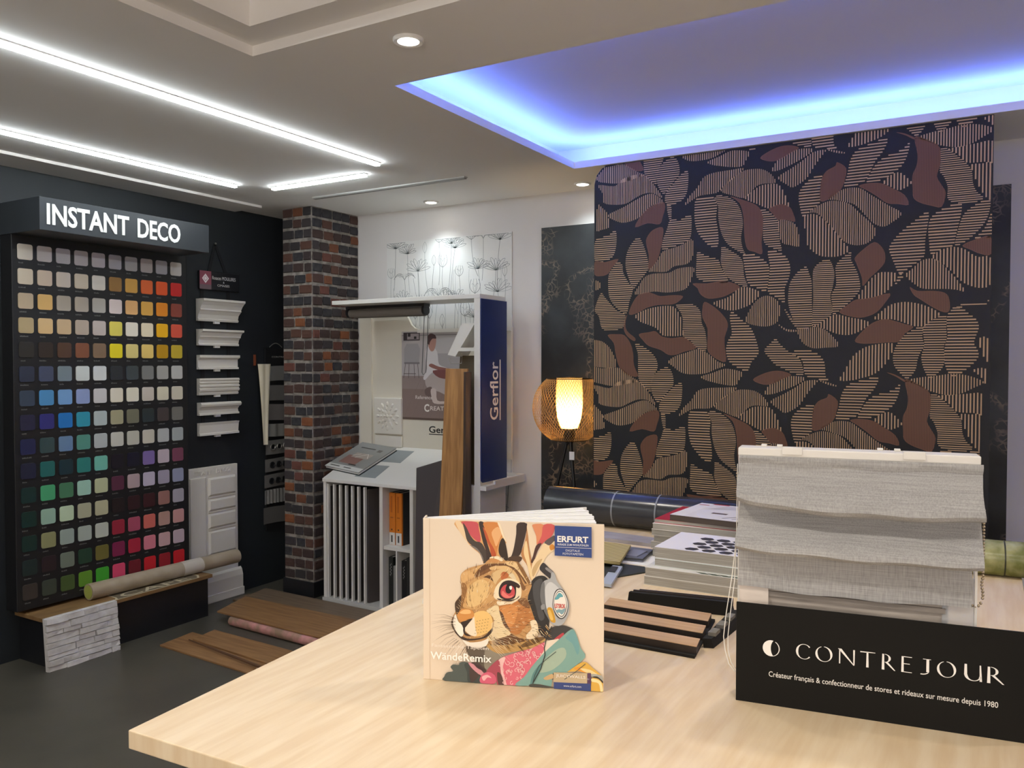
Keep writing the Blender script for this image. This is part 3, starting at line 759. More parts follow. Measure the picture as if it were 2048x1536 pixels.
# ================================================================== hanging leaf wallpaper
LEAVES = """Vf:31,2424,120,2409,162,2439,215,2452,266,2451,302,2428,343,2376,373,2325,323,2354,272,2354,225,2335,179,2315,110,2317,61,2332,56,2377
Vm:131,2286,173,2301,236,2329,287,2348,328,2349,373,2315,378,2298,328,2296,293,2275,262,2245,216,2227,163,2222,110,2243,83,2266
Vm:26,2320,51,2308,78,2281,89,2240,94,2206,46,2195,21,2197
S:231,2194,267,2254,313,2288,373,2306,388,2281,376,2234,359,2198,298,2208
S:374,2182,324,2172,293,2136,291,2103,304,2049,304,1977,345,2017,364,2069,377,2139
Hm:427,2517,447,2501,459,2462,457,2424,432,2399,383,2343,353,2379,343,2419,347,2456,372,2491,402,2511
Hm:500,2440,503,2386,494,2331,462,2297,398,2289,386,2328,403,2364,437,2398,466,2428
Hm:396,2285,418,2283,419,2214,409,2215
Hm:519,2222,521,2175,517,2128,498,2102,429,2083,374,2073,377,2120,399,2175,414,2212,468,2212,502,2230
Vf:522,2114,532,2071,522,2016,493,1994,435,1988,395,1964,325,1968,304,1972,350,2022,375,2063,434,2078,483,2093
Vf:535,1973,523,1927,504,1885,470,1868,396,1862,330,1870,233,1859,253,1902,284,1944,330,1958,405,1957,444,1973,493,1980
Hm:247,2144,273,2109,294,2049,304,1991,289,1963,253,1921,222,1889,196,1949,182,1998,185,2057,206,2104
Hm:137,2027,164,2011,169,1971,201,1916,222,1886,202,1823,186,1765,133,1796,95,1847,87,1912,90,1966,111,1999
Hm:126,2188,132,2124,116,2061,79,2039,13,2038,16,2147,84,2162
S:13,2038,68,2030,143,2042,106,1998,84,1969,46,1961,11,1971
Vm:596,2472,657,2492,703,2509,744,2508,798,2492,781,2463,763,2433,708,2435,657,2446,625,2454
Vm:487,2278,506,2316,549,2358,577,2401,624,2417,703,2421,767,2423,753,2404,703,2369,667,2341,639,2321,564,2317,525,2300
Vf:660,2331,713,2380,767,2410,821,2413,861,2404,896,2377,914,2340,862,2341,826,2332,795,2299,768,2284,714,2303
Vc:773,2283,809,2311,848,2334,905,2336,931,2325,949,2296,966,2255,975,2223,945,2239,911,2234,880,2226,831,2251
S:705,2299,768,2275,827,2246,854,2208,859,2163,853,2074,855,2020,820,2032,788,2047,774,2103,769,2193,750,2263
S:884,2223,919,2238,954,2236,980,2219,993,2191,1001,2155,963,2167,924,2171,902,2199
Hm:845,2231,885,2210,924,2171,931,2135,934,2077,943,2028,912,2039,873,2059,859,2096,858,2185
Vf:928,2166,972,2162,1002,2142,1015,2106,1024,2044,981,2051,947,2063,933,2099
Hf:630,2302,681,2304,728,2274,755,2231,767,2166,758,2104,766,2053,779,2021,734,2047,692,2081,664,2134,650,2204,649,2259
Hc:537,2290,554,2311,592,2312,625,2304,644,2265,640,2202,649,2146,650,2072,612,2072,579,2105,550,2144,536,2201,535,2257
Hm:551,2051,589,2030,650,2008,665,1970,702,1899,646,1900,599,1902,556,1920,544,1944,546,2000
Hf:669,2069,706,2048,748,2018,768,1985,773,1925,789,1873,735,1891,689,1930,665,1986,665,2032
Hc:770,2025,815,2022,864,1992,887,1960,887,1915,874,1848,834,1864,794,1884,780,1934,771,1989
Hc:882,2036,938,2019,969,1990,982,1945,974,1897,957,1854,958,1792,918,1820,883,1844,887,1902,891,1964
Hm:949,1779,966,1756,984,1729,1018,1675,1006,1680,975,1725
Hm:1050,1950,1063,1919,1075,1879,1076,1805,1077,1691,1052,1674,1018,1675,992,1724,975,1782,974,1835,982,1883,1012,1926
Hf:1145,1979,1165,1939,1170,1900,1162,1844,1154,1810,1163,1741,1119,1699,1081,1678,1079,1744,1082,1813,1079,1892,1083,1939,1112,1968
Hm:1237,2003,1238,1969,1262,1920,1274,1873,1275,1835,1247,1798,1208,1761,1167,1732,1163,1775,1158,1819,1178,1865,1174,1938,1193,1971
S:1331,2039,1363,2012,1375,1978,1371,1945,1344,1913,1314,1885,1287,1852,1282,1891,1258,1956,1254,1977,1285,2009
Vc:1039,2174,1077,2183,1110,2167,1147,2130,1180,2084,1213,2039,1233,2012,1193,1989,1153,1987,1108,1995,1066,2028,1049,2064,1044,2112
Vf:1056,2190,1097,2216,1142,2233,1187,2229,1231,2212,1275,2165,1315,2124,1339,2082,1312,2042,1273,2030,1233,2037,1197,2061,1160,2111,1122,2158,1089,2187
Vf:1139,2242,1179,2269,1219,2282,1270,2277,1310,2247,1349,2218,1387,2190,1437,2152,1400,2118,1366,2102,1327,2120,1295,2156,1251,2207,1207,2224,1171,2236
S:1266,2286,1302,2294,1356,2288,1398,2263,1447,2229,1463,2186,1422,2193,1380,2201,1337,2236,1298,2265
Vc:1363,2292,1397,2321,1428,2326,1458,2298,1473,2276,1447,2258,1421,2252,1387,2273
Hc:1464,2448,1457,2400,1438,2357,1405,2328,1363,2304,1298,2299,1313,2339,1332,2370,1362,2396,1404,2411,1438,2423
Hc:1377,2477,1362,2425,1335,2391,1317,2355,1294,2308,1255,2291,1207,2292,1218,2337,1230,2400,1253,2439,1296,2458
S:1177,2400,1214,2370,1210,2324,1194,2279,1150,2245,1109,2236,1107,2293,1113,2335,1133,2367,1169,2384
Hc:1115,2348,1109,2292,1107,2232,1068,2197,1035,2174,1022,2215,1015,2259,1021,2293,1042,2321,1075,2344
Vm:923,2361,978,2394,1033,2427,1074,2456,1128,2460,1108,2430,1079,2391,1054,2350,1021,2324,987,2310,962,2326
Vm:896,2395,918,2437,960,2458,1007,2478,1078,2471,1045,2443,1003,2422,961,2405,931,2395
Vm:1128,2462,1169,2453,1221,2433,1177,2440
S:843,2459,882,2485,934,2501,981,2499,1015,2483,977,2464,935,2443,891,2438
S:1482,2466,1515,2458,1570,2422,1581,2384,1578,2336,1568,2293,1586,2255,1601,2221,1587,2166,1548,2174,1507,2190,1481,2213,1477,2255,1476,2308,1491,2347,1494,2395
S:1411,2497,1444,2488,1489,2461,1478,2459,1448,2479
Hf:1581,2408,1610,2401,1642,2369,1677,2332,1695,2299,1699,2251,1714,2214,1738,2187,1697,2172,1634,2178,1608,2200,1608,2245,1593,2290,1578,2312,1581,2360
Vm:1493,2465,1558,2480,1605,2485,1658,2494,1710,2488,1755,2472,1772,2457,1735,2435,1694,2413,1641,2404,1577,2421,1533,2443
Vc:1606,2401,1659,2406,1711,2411,1771,2411,1772,2329,1740,2333,1695,2334,1670,2341,1642,2377
Vc:1691,2327,1729,2326,1767,2321,1769,2184,1745,2191,1724,2228,1710,2261,1699,2294
Hc:1537,2151,1534,2086,1527,2026,1526,1973,1510,1951,1466,1918,1432,1896,1413,1935,1397,1977,1389,2007,1404,2039,1438,2078,1479,2111
Hc:1658,2176,1659,2136,1649,2085,1639,2037,1629,2002,1586,1989,1550,1971,1542,2025,1538,2074,1545,2118,1573,2148,1627,2171
Hm:1759,2181,1759,2134,1743,2088,1712,2048,1678,2018,1638,2001,1646,2057,1659,2108,1676,2138,1714,2166
Hc:1768,2129,1769,2035,1737,2030,1706,2024,1740,2061,1756,2099
S:1664,2000,1706,2020,1764,2030,1767,1959,1731,1961,1692,1982
Vc:1597,1991,1632,1997,1671,1986,1703,1960,1727,1949,1765,1944,1767,1838,1729,1824,1698,1833,1666,1851,1634,1888,1597,1927,1554,1958,1568,1977
Vm:1455,1890,1481,1917,1514,1948,1554,1954,1587,1935,1619,1897,1648,1860,1677,1812,1645,1820,1599,1826,1526,1829,1489,1851
S:1471,1840,1500,1822,1563,1819,1603,1809,1619,1784,1621,1736,1600,1729,1560,1750,1512,1785,1486,1806
Vc:1267,1798,1291,1844,1329,1892,1360,1908,1421,1900,1418,1875,1395,1839,1369,1815,1330,1802
Hc:1403,1839,1448,1886,1429,1895,1418,1863
S:1192,1741,1228,1774,1260,1794,1315,1799,1395,1816,1377,1777,1342,1736,1296,1717,1252,1718
Vc:1073,1687,1114,1695,1151,1724,1184,1732,1236,1717,1280,1708,1318,1690,1284,1661,1237,1641,1184,1646,1135,1668,1102,1678
Vf:1018,1671,1073,1678,1119,1673,1156,1646,1193,1594,1136,1586,1082,1584,1044,1604,1023,1635
Vm:932,1695,967,1672,1018,1666,1014,1660,972,1661,941,1681
Vc:1333,1707,1362,1740,1400,1768,1453,1777,1505,1768,1549,1750,1586,1721,1550,1693,1532,1673,1487,1674,1454,1688,1404,1705
S:1257,1616,1289,1658,1327,1691,1374,1706,1416,1697,1454,1683,1487,1670,1454,1642,1432,1609,1386,1606,1328,1602,1281,1603
Hc:1618,1728,1660,1751,1685,1726,1717,1697,1728,1665,1718,1629,1711,1598,1725,1570,1726,1538,1688,1494,1635,1461,1606,1514,1605,1583,1615,1631,1611,1684
Hc:1628,1740,1664,1759,1761,1771,1761,1759,1685,1750
Hm:1524,1669,1557,1697,1607,1720,1610,1664,1612,1619,1602,1583,1606,1530,1592,1489,1553,1454,1530,1489,1518,1542,1529,1592,1525,1633
Hm:1499,1666,1524,1674,1521,1629,1529,1592,1515,1563,1504,1530,1497,1489,1467,1451,1437,1476,1414,1509,1410,1555,1424,1597,1454,1638
Vc:1195,1442,1219,1488,1246,1543,1289,1581,1340,1598,1413,1601,1402,1555,1380,1513,1338,1471,1279,1450,1239,1441
Vc:1728,1617,1761,1617,1761,1522,1739,1562
Vc:1709,1490,1757,1494,1758,1430,1737,1462
S:202,1760,212,1803,248,1855,294,1868,330,1859,366,1846,430,1848,480,1841,455,1814,421,1803,356,1803,295,1791,249,1768
S:191,1760,181,1716,192,1677,234,1642,228,1627,192,1652,173,1687,176,1731
Vc:233,1754,285,1781,346,1794,406,1797,441,1786,470,1738,478,1690,481,1652,417,1649,377,1654,346,1688,300,1708,259,1724
Hf:445,1800,499,1807,543,1792,567,1763,574,1707,591,1669,597,1580,549,1590,520,1623,481,1648,480,1723,470,1761
S:576,1777,586,1809,619,1794,661,1760,694,1718,699,1685,685,1640,686,1589,691,1524,644,1538,606,1571,601,1618,601,1683,577,1735
S:254,1661,306,1670,341,1674,372,1649,422,1639,481,1643,515,1623,549,1590,486,1572,447,1558,407,1558,367,1582,306,1602,275,1631
S:528,1900,599,1897,665,1905,716,1895,755,1871,712,1845,670,1829,605,1824,566,1847,552,1876
Vc:629,1804,680,1820,717,1837,749,1868,789,1870,830,1855,848,1836,808,1793,772,1776,722,1764,667,1775
Vf:782,1712,804,1770,830,1805,866,1826,901,1821,932,1793,936,1748,928,1708,889,1687,836,1690
Hc:713,1755,731,1752,763,1721,800,1689,823,1648,841,1589,841,1557,810,1521,792,1480,742,1498,705,1526,691,1576,700,1622,718,1654,713,1700,708,1732
Hm:920,1628,937,1606,977,1570,1020,1543,1037,1508,1041,1464,995,1472,951,1494,916,1512,890,1543,868,1575,894,1606
Hc:1011,1574,1074,1573,1112,1551,1133,1517,1137,1460,1150,1439,1096,1447,1050,1464,1037,1530,990,1561
Vm:407,1525,447,1553,496,1567,558,1585,606,1562,654,1524,691,1508,640,1487,593,1468,521,1463,472,1472,432,1501
S:85,1659,133,1663,176,1657,208,1618,223,1569,229,1505,250,1452,198,1456,150,1495,128,1569,118,1619
Vf:4,1625,36,1632,69,1619,107,1579,134,1500,53,1495,-2,1515
Vm:-2,1497,53,1490,134,1495,177,1476,219,1446,255,1427,214,1417,161,1406,113,1401,53,1410,-1,1429
Hm:234,1613,265,1607,316,1573,347,1534,352,1491,332,1452,317,1399,317,1375,286,1394,255,1432,250,1500,249,1564
Hf:47,1874,68,1853,101,1817,138,1781,181,1760,170,1697,101,1683,53,1694,36,1755,14,1780,19,1815
Vm:19,1940,52,1913,19,1890"""
t = thing('leaf_wallpaper_sheet', 'large black hanging wallpaper sheet with gold striped and brown leaves', 'wallpaper', (-0.89, 3.855, 0.62))
XL, XR, ZB, ZT = -1.775, -0.01, 0.62, 2.518
def _sheet(b):
    # soft curl at the upper left corner
    pts = [(XL, ZB), (XR, ZB), (XR, ZT), (XL + 0.075, ZT), (XL + 0.045, ZT - 0.012), (XL + 0.016, ZT - 0.045), (XL + 0.004, ZT - 0.09)]
    b.hexa([(p[0], 3.852, p[1]) for p in pts], [(p[0], 3.856, p[1]) for p in pts][::1])
b_ = MB(); _sheet(b_)
b_.f = [f[::-1] for f in b_.f]
b_.build('paper_sheet', mat('black wallpaper', '111114', 0.55, bump=(160, 0.1)), t)
part('hanging_rail', black_sat, t, lambda b: b.box(XL + 0.06, XR, 3.857, 3.867, 2.50, 2.519))
def clip(poly):
    def cut(P, ins, inter):
        out = []
        for i in range(len(P)):
            a, b = P[i - 1], P[i]
            if ins(b):
                if not ins(a): out.append(inter(a, b))
                out.append(b)
            elif ins(a): out.append(inter(a, b))
        return out
    def edge(ax, val, sgn):
        return (lambda p: (p[ax] - val) * sgn >= 0), (lambda a, b: tuple(a[k] + (b[k] - a[k]) * (val - a[ax]) / (b[ax] - a[ax]) if k != ax else val for k in (0, 1)))
    for ax, val, sg in ((0, 0.004, 1), (0, XR - XL - 0.002, -1), (1, ZB + 0.002, 1), (1, ZT - 0.002, -1)):
        if not poly: return []
        f, g = edge(ax, val, sg); poly = cut(poly, f, g)
    q = 0.09
    if poly and min(p[0] for p in poly) < q and max(p[1] for p in poly) > ZT - q:     # rounded corner
        nrm = lambda p: p[0] + (ZT - p[1]) - 0.07
        poly = cut(poly, lambda p: nrm(p) >= 0, lambda a, b: tuple(a[k] + (b[k] - a[k]) * nrm(a) / (nrm(a) - nrm(b)) for k in (0, 1)))
    return poly
gold, brown, brown2 = 'cba67a', '7a5139', '583723'
pr = Print((XL, 3.852, 0), X, Z, -Y, lift=0.0004, step=0.0)
rl = random.Random(5)
def spans(poly, ax, val):
    """where the line coord[ax] = val runs inside the outline"""
    o = 1 - ax; xs = []
    for i in range(len(poly)):
        a, b = poly[i - 1], poly[i]
        if (a[ax] - val) * (b[ax] - val) < 0:
            xs.append(a[o] + (b[o] - a[o]) * (val - a[ax]) / (b[ax] - a[ax]))
    xs.sort()
    return list(zip(xs[0::2], xs[1::2]))
PITCH = {'f': 0.0088, 'm': 0.0105, 'c': 0.0128}
for line in LEAVES.split('\n'):
    kind, nums = line.split(':'); v = [int(k) / 1000.0 for k in nums.split(',')]
    base = smooth_poly(list(zip([a - 1.78 - XL for a in v[0::2]], v[1::2])))
    for rep in (-1, 0, 1):
        poly = clip([(p[0] + rep * 0.025, p[1] + rep * 1.02) for p in base])
        if len(poly) < 3: continue
        if kind == 'S':
            pr.poly(poly, brown, True)
            lo = min(p[0] for p in poly); hi = max(p[0] for p in poly); c = lo + 0.003
            while c < hi:
                for a, b in spans(poly, 0, c):
                    if b - a > 0.012: pr.P.append(([(c, a + 0.003), (c + 0.0018, a + 0.003), (c + 0.0018, b - 0.003), (c, b - 0.003)], lin(brown2), 0.0006))
                c += 0.0062
            continue
        ax = 0 if kind[0] == 'V' else 1
        pt_ = PITCH[kind[1]]; lo = min(p[ax] for p in poly); hi = max(p[ax] for p in poly); c = lo + pt_ * 0.4
        while c < hi:
            for a, b in spans(poly, ax, c):
                if b - a < 0.004: continue
                n = max(1, int((b - a) / 0.05)); w = pt_ * rl.uniform(0.36, 0.47)
                pts = []
                for i in range(n + 1):
                    o_ = a + (b - a) * i / n; d = rl.uniform(-0.0007, 0.0007) if 0 < i < n else 0
                    pts.append((c + d, o_) if ax == 0 else (o_, c + d))
                pr.line(pts, w, gold, same=True)
            c += pt_
pr.build('leaf_print', t)

# ================================================================== floor lamp behind the sheet
t = thing('floor_lamp', 'tripod floor lamp with a gold wire mesh globe and glowing inner shade', 'lamp', (-2.03, 4.09, 0))
lx, ly = -2.03, 4.09
def _mesh(b):
    def P(th, ph):       # ph along the profile 0 top .. 1 bottom
        a = math.radians(38 + (150 - 38) * ph)
        return Vector((lx + 0.205 * math.sin(a) * math.cos(th), ly + 0.205 * math.sin(a) * math.sin(th), 1.268 + 0.205 * math.cos(a)))
    N = 64
    for k in range(N):
        for sg in (-1, 1):
            b.tube([P(2 * math.pi * k / N + sg * 1.25 * i / 14, i / 14) for i in range(15)], 0.0009, 3, False)
part('mesh_globe', mat('gold wire', 'b8945a', 0.5, 0.2), t, _mesh)
for z_, r_ in ((1.430, 0.126), (1.090, 0.1025)):
    part('globe_ring', mat('dark brass', '4a3a26', 0.4, 0.8), t, lambda b: b.tube([(lx + r_ * math.cos(2 * math.pi * i / 40), ly + r_ * math.sin(2 * math.pi * i / 40), z_) for i in range(41)], 0.0028, 6, False), smooth=True)
glow = bpy.data.materials.new('translucent lamp shade'); glow.use_nodes = True
_n = glow.node_tree
_tr = _n.nodes.new('ShaderNodeBsdfTranslucent'); _tr.inputs[0].default_value = lin('ffe4b0')
_df = _n.nodes.new('ShaderNodeBsdfDiffuse'); _df.inputs[0].default_value = lin('f2dcb0')
_ms = _n.nodes.new('ShaderNodeMixShader'); _ms.inputs[0].default_value = 0.7
_n.links.new(_df.outputs[0], _ms.inputs[1]); _n.links.new(_tr.outputs[0], _ms.inputs[2])
_n.links.new(_ms.outputs[0], _n.nodes['Material Output'].inputs['Surface'])
part('inner_shade', glow, t, lambda b: b.lathe([(0.070, 1.435), (0.074, 1.36), (0.074, 1.28), (0.066, 1.21), (0.048, 1.155), (0.0005, 1.153)], lx, ly, 40), smooth=True)
part('shade_rim', mat('dark brass', '4a3a26'), t, lambda b: b.tube([(lx + 0.0715 * math.cos(2 * math.pi * i / 40), ly + 0.0715 * math.sin(2 * math.pi * i / 40), 1.436) for i in range(41)], 0.002, 6, False))
def _lat(b):
    prof = [(0.0712, 1.435), (0.0752, 1.36), (0.0752, 1.28), (0.0672, 1.21), (0.049, 1.155)]
    def Q(th, f):
        i = min(int(f * 4), 3); g = f * 4 - i
        r = prof[i][0] * (1 - g) + prof[i + 1][0] * g; z = prof[i][1] * (1 - g) + prof[i + 1][1] * g
        return Vector((lx + r * math.cos(th), ly + r * math.sin(th), z))
    for k in range(36):
        for sg in (-1, 1):
            b.tube([Q(2 * math.pi * k / 36 + sg * 1.6 * i / 12, i / 12) for i in range(13)], 0.0007, 3, False)
part('shade_lattice', mat('brass lattice', 'c79a45', 0.5), t, _lat)
blk = mat('black steel', '121212', 0.4)
part('hub', blk, t, lambda b: b.lathe([(0.0005, 1.152), (0.03, 1.152), (0.032, 1.11), (0.02, 1.07), (0.0005, 1.065)], lx, ly, 20), smooth=True)
for a in (200, 320, 80):
    ca, sa = math.cos(math.radians(a)), math.sin(math.radians(a))
    part('leg', blk, t, lambda b: b.tube([(lx + 0.012 * ca, ly + 0.012 * sa, 1.09), (lx + (0.25 if a != 80 else 0.16) * ca, ly + (0.25 if a != 80 else 0.16) * sa, 0.0)], 0.009, 10), smooth=True)
part('price_tag', paper, t, lambda b: b.box(lx + 0.025, lx + 0.055, ly - 0.05, ly - 0.047, 0.985, 1.03))
ld = bpy.data.lights.new('bulb', 'POINT'); ld.energy = LAMP_STRENGTH; ld.color = (1.0, 0.72, 0.36); ld.shadow_soft_size = 0.03
lo = bpy.data.objects.new('bulb', ld); C.objects.link(lo); lo.parent = t; lo.location = (0, 0, 1.235)

# ================================================================== white flooring display unit
t = thing('flooring_display_unit', 'white flooring sample display unit with sloping desk, cabinet and blue side', 'display unit', (-3.06, 4.1, 0))
YF, YB = 3.87, 4.31
part('top_shelf', lam_white, t, lambda b: b.box(-3.58, -2.478, YF, 4.15, 1.88, 1.905), bev=0.002)
part('side_panel', lam_white, t, lambda b: b.box(-2.518, -2.478, YF, 4.15, 0.0, 1.88), bev=0.002)
bl = part('blue_side_sheet', mat('navy blue laminate', '1b2c62', 0.35), t, lambda b: b.hexa([(-2.478, YF + 0.004, 0.855), (-2.478, YF + 0.02, 0.842), (-2.478, 4.153, 0.842), (-2.478, 4.153, 1.878), (-2.478, YF + 0.004, 1.878)], [(-2.472, YF + 0.004, 0.855), (-2.472, YF + 0.02, 0.842), (-2.472, 4.153, 0.842), (-2.472, 4.153, 1.878), (-2.472, YF + 0.004, 1.878)]))
pr = Print((-2.472, 4.082, 1.190), Z, -Y, X)
pr.text('Gerflor', 0.0, 0.027, 0.335, 0.090, 'e9e6e4', 0.012)
pr.rect(-0.005, 0.0, 0.352, 0.012, 'e9e6e4')
pr.build('brand_print', bl)
part('foot_box', lam_white, t, lambda b: b.box(-2.72, -2.479, YF + 0.004, 4.11, 0.0, 0.80))
lt = part('ledge_tray', lam_white, t, lambda b: (b.box(-2.72, -2.44, YF + 0.002, 4.318, 0.80, 0.825), b.box(-2.455, -2.44, YF + 0.1, 4.318, 0.825, 0.845), b.box(-2.72, -2.455, 4.305, 4.318, 0.825, 0.845)))
# back panel with its swept cut-out
cut = [(-3.70, 0.93), (-2.52, 0.93), (-2.52, 1.735), (-3.215, 1.735), (-3.245, 1.742), (-3.275, 1.765), (-3.295, 1.80), (-3.315, 1.83), (-3.34, 1.86), (-3.36, 1.88), (-3.70, 1.88)]
bp = part('back_panel', cream, t, lambda b: b.hexa([(p[0], 4.305, p[1]) for p in cut][::-1], [(p[0], 4.285, p[1]) for p in cut][::-1]))
part('panel_rail', lam_white, t, lambda b: b.box(-3.22, -2.52, 4.275, 4.285, 1.712, 1.735))
part('side_cheek', cream, t, lambda b: b.box(-3.70, -3.60, 4.27, 4.285, 0.93, 1.88))
# poster on the back panel: a person sitting on a floor
ps = part('poster', mat('poster paper', 'a79a98', 0.5), t, lambda b: b.box(-3.35, -2.86, 4.281, 4.285, 1.148, 1.722))
pr = Print((-3.35, 4.281, 1.148), X, Z, -Y, lift=0.0003)
pr.rect(0, 0.28, 0.49, 0.294, 'b3acac'); pr.rect(0, 0, 0.49, 0.285, '83706a'); pr.rect(0, 0.2, 0.49, 0.085, '8f7f7b'); pr.rect(0, 0, 0.49, 0.014, '5e4c44')
for k in range(7): pr.line([(0.02 + 0.07 * k, 0.02), (0.16 + 0.045 * k, 0.28)], 0.0015, '7a6862')
pr.rect(0.20, 0.42, 0.29, 0.13, 'bcb8b8'); pr.rect(0.0, 0.545, 0.49, 0.006, '8a8486'); pr.rect(0.22, 0.33, 0.27, 0.10, 'a7a2a4')
pr.rect(0.014, 0.515, 0.133, 0.052, '3a3234'); pr.rect(0.045, 0.522, 0.095, 0.038, '9c9294'); pr.rect(0.05, 0.54, 0.022, 0.02, '2a2426'); pr.rect(0.10, 0.525, 0.02, 0.016, '2a2426')
pr.poly([(0.02, 0.37), (0.14, 0.37), (0.15, 0.46), (0.13, 0.495), (0.04, 0.495), (0.02, 0.46)], 'a09c9e'); pr.rect(0.02, 0.362, 0.125, 0.012, '7c7678')
for a, c_ in ((0.03, 0.015), (0.06, 0.055), (0.10, 0.105), (0.13, 0.14)): pr.line([(a, 0.362), (c_, 0.27)], 0.004, '5e5052')
pr.rect(0.015, 0.297, 0.10, 0.004, '5e5052')
pr.poly(smooth_poly([(0.205, 0.285), (0.30, 0.29), (0.42, 0.27), (0.45, 0.20), (0.40, 0.15), (0.30, 0.185), (0.22, 0.20), (0.19, 0.24)]), 'b5a8a4')
pr.poly(smooth_poly([(0.19, 0.20), (0.24, 0.215), (0.25, 0.16), (0.29, 0.12), (0.26, 0.11), (0.22, 0.15), (0.19, 0.165)]), '6b5854')
pr.poly(smooth_poly([(0.235, 0.20), (0.275, 0.20), (0.285, 0.13), (0.35, 0.125), (0.35, 0.11), (0.26, 0.11), (0.24, 0.15)]), 'c9b8b2')
pr.poly(smooth_poly([(0.20, 0.46), (0.24, 0.48), (0.285, 0.44), (0.30, 0.36), (0.37, 0.335), (0.37, 0.30), (0.29, 0.32), (0.235, 0.30), (0.19, 0.26), (0.175, 0.275), (0.205, 0.33), (0.195, 0.40)]), 'd6d1d2')
pr.poly(smooth_poly([(0.22, 0.35), (0.27, 0.33), (0.38, 0.31), (0.40, 0.33), (0.30, 0.345), (0.24, 0.365)]), '8d5f58')
pr.poly(smooth_poly([(0.25, 0.32), (0.38, 0.32), (0.41, 0.27), (0.30, 0.275)]), '7a4a48')
pr.poly(smooth_poly([(0.215, 0.48), (0.235, 0.445), (0.26, 0.45), (0.275, 0.49), (0.275, 0.53), (0.24, 0.54), (0.22, 0.52)]), 'b58a7c')
pr.poly(smooth_poly([(0.208, 0.50), (0.212, 0.54), (0.235, 0.558), (0.268, 0.548), (0.278, 0.525), (0.25, 0.525), (0.23, 0.505), (0.222, 0.485)]), '4a3434')
pr.text('Reference', 0.112, 0.135, 0.135, 0.024, 'd6ccc6', 0.01)
pr.text('C', 0.182, 0.054, 0.040, 0.050, 'efe8e2', 0.03)
pr.text('REATION', 0.23, 0.064, 0.19, 0.028, 'e2d8d0', 0.01)
pr.build('poster_print', ps)
pr = Print((-3.135, 4.285, 1.055), X, Z, -Y)
pr.text('Gerflor', 0.0, 0.012, 0.235, 0.044, '1c1a18', 0.02); pr.rect(0.0, 0.0, 0.235, 0.006, '1c1a18'); pr.text('theflooringgroup', 0.11, -0.014, 0.11, 0.008, '6a6662')
pr.build('brand_print', bp)
# sloping desk top and cabinet
def slope(y): return 0.79 + (y - 3.87) * 0.175 / 0.42
dk = part('desk_top', lam_white, t, lambda b: b.hexa([(-3.66, 3.86, slope(3.86) - 0.02), (-2.90, 3.86, slope(3.86) - 0.02), (-2.90, 4.285, slope(4.285) - 0.02), (-3.66, 4.285, slope(4.285) - 0.02)], [(-3.66, 3.86, slope(3.86)), (-2.90, 3.86, slope(3.86)), (-2.90, 4.285, slope(4.285)), (-3.66, 4.285, slope(4.285))]), bev=0.002)
nrm = Vector((0, -0.175, 0.42)).normalized(); upv = Vector((0, 0.42, 0.175)).normalized()
pr = Print((-3.66, 3.87, 0.79), X, upv, nrm)
pr.rect(0.222, 0.045, 0.167, 0.155, '8f9494'); pr.rect(0.259, 0.245, 0.18, 0.16, '8f9494')
pr.build('grey_square_print', dk)
for x0 in (-3.66, -3.205, -2.975):
    part('upright', lam_white, t, lambda b: b.hexa([(x0, 3.87, 0.0), (x0 + 0.025, 3.87, 0.0), (x0 + 0.025, 4.28, 0.0), (x0, 4.28, 0.0)], [(x0, 3.87, 0.768), (x0 + 0.025, 3.87, 0.768), (x0 + 0.025, 4.28, slope(4.28) - 0.021), (x0, 4.28, slope(4.28) - 0.021)]))
part('base_board', mat('white tile base', 'c8c6c2', 0.25), t, lambda b: b.box(-3.66, -2.90, 3.855, 4.28, 0.0, 0.03))
part('cabinet_back', lam_white, t, lambda b: b.box(-3.635, -2.95, 4.262, 4.28, 0.03, 0.92))
part('shelf', lam_white, t, lambda b: b.box(-3.18, -2.975, 3.88, 4.26, 0.385, 0.405))
part('divider', lam_white, t, lambda b: b.box(-3.088, -3.078, 3.88, 4.26, 0.03, 0.385))
# pull-out sample boards
dark_samples = ['3b3632', '4a4039', '3f3b36', '2f2c2a', '2a2826', '332f2d', '4b4442']
for k in range(7):
    x0 = -3.632 + k * 0.0498
    sm = part('sample_board', mat('dark flooring sample ' + dark_samples[k], dark_samples[k], 0.5), t, lambda b: b.hexa([(x0 + 0.004, 3.89, 0.035), (x0 + 0.012, 3.89, 0.035), (x0 + 0.022 + 0.016 * (k == 6), 4.24, 0.035), (x0 + 0.014 + 0.016 * (k == 6), 4.24, 0.035)], [(x0 + 0.004, 3.89, 0.735), (x0 + 0.012, 3.89, 0.735), (x0 + 0.022 + 0.016 * (k == 6), 4.24, 0.735), (x0 + 0.014 + 0.016 * (k == 6), 4.24, 0.735)]))
    part('front_edge', lam_white, sm, lambda b: b.box(x0 + 0.001, x0 + 0.013, 3.872, 3.89, 0.032, 0.752))
part('end_sample', mat('dark flooring sample 4b4442', '4b4442'), t, lambda b: b.hexa([(-3.318, 3.895, 0.032), (-3.312, 3.895, 0.032), (-3.222, 4.2, 0.032), (-3.228, 4.2, 0.032)], [(-3.318, 3.895, 0.738), (-3.312, 3.895, 0.738), (-3.222, 4.2, 0.738), (-3.228, 4.2, 0.738)]))
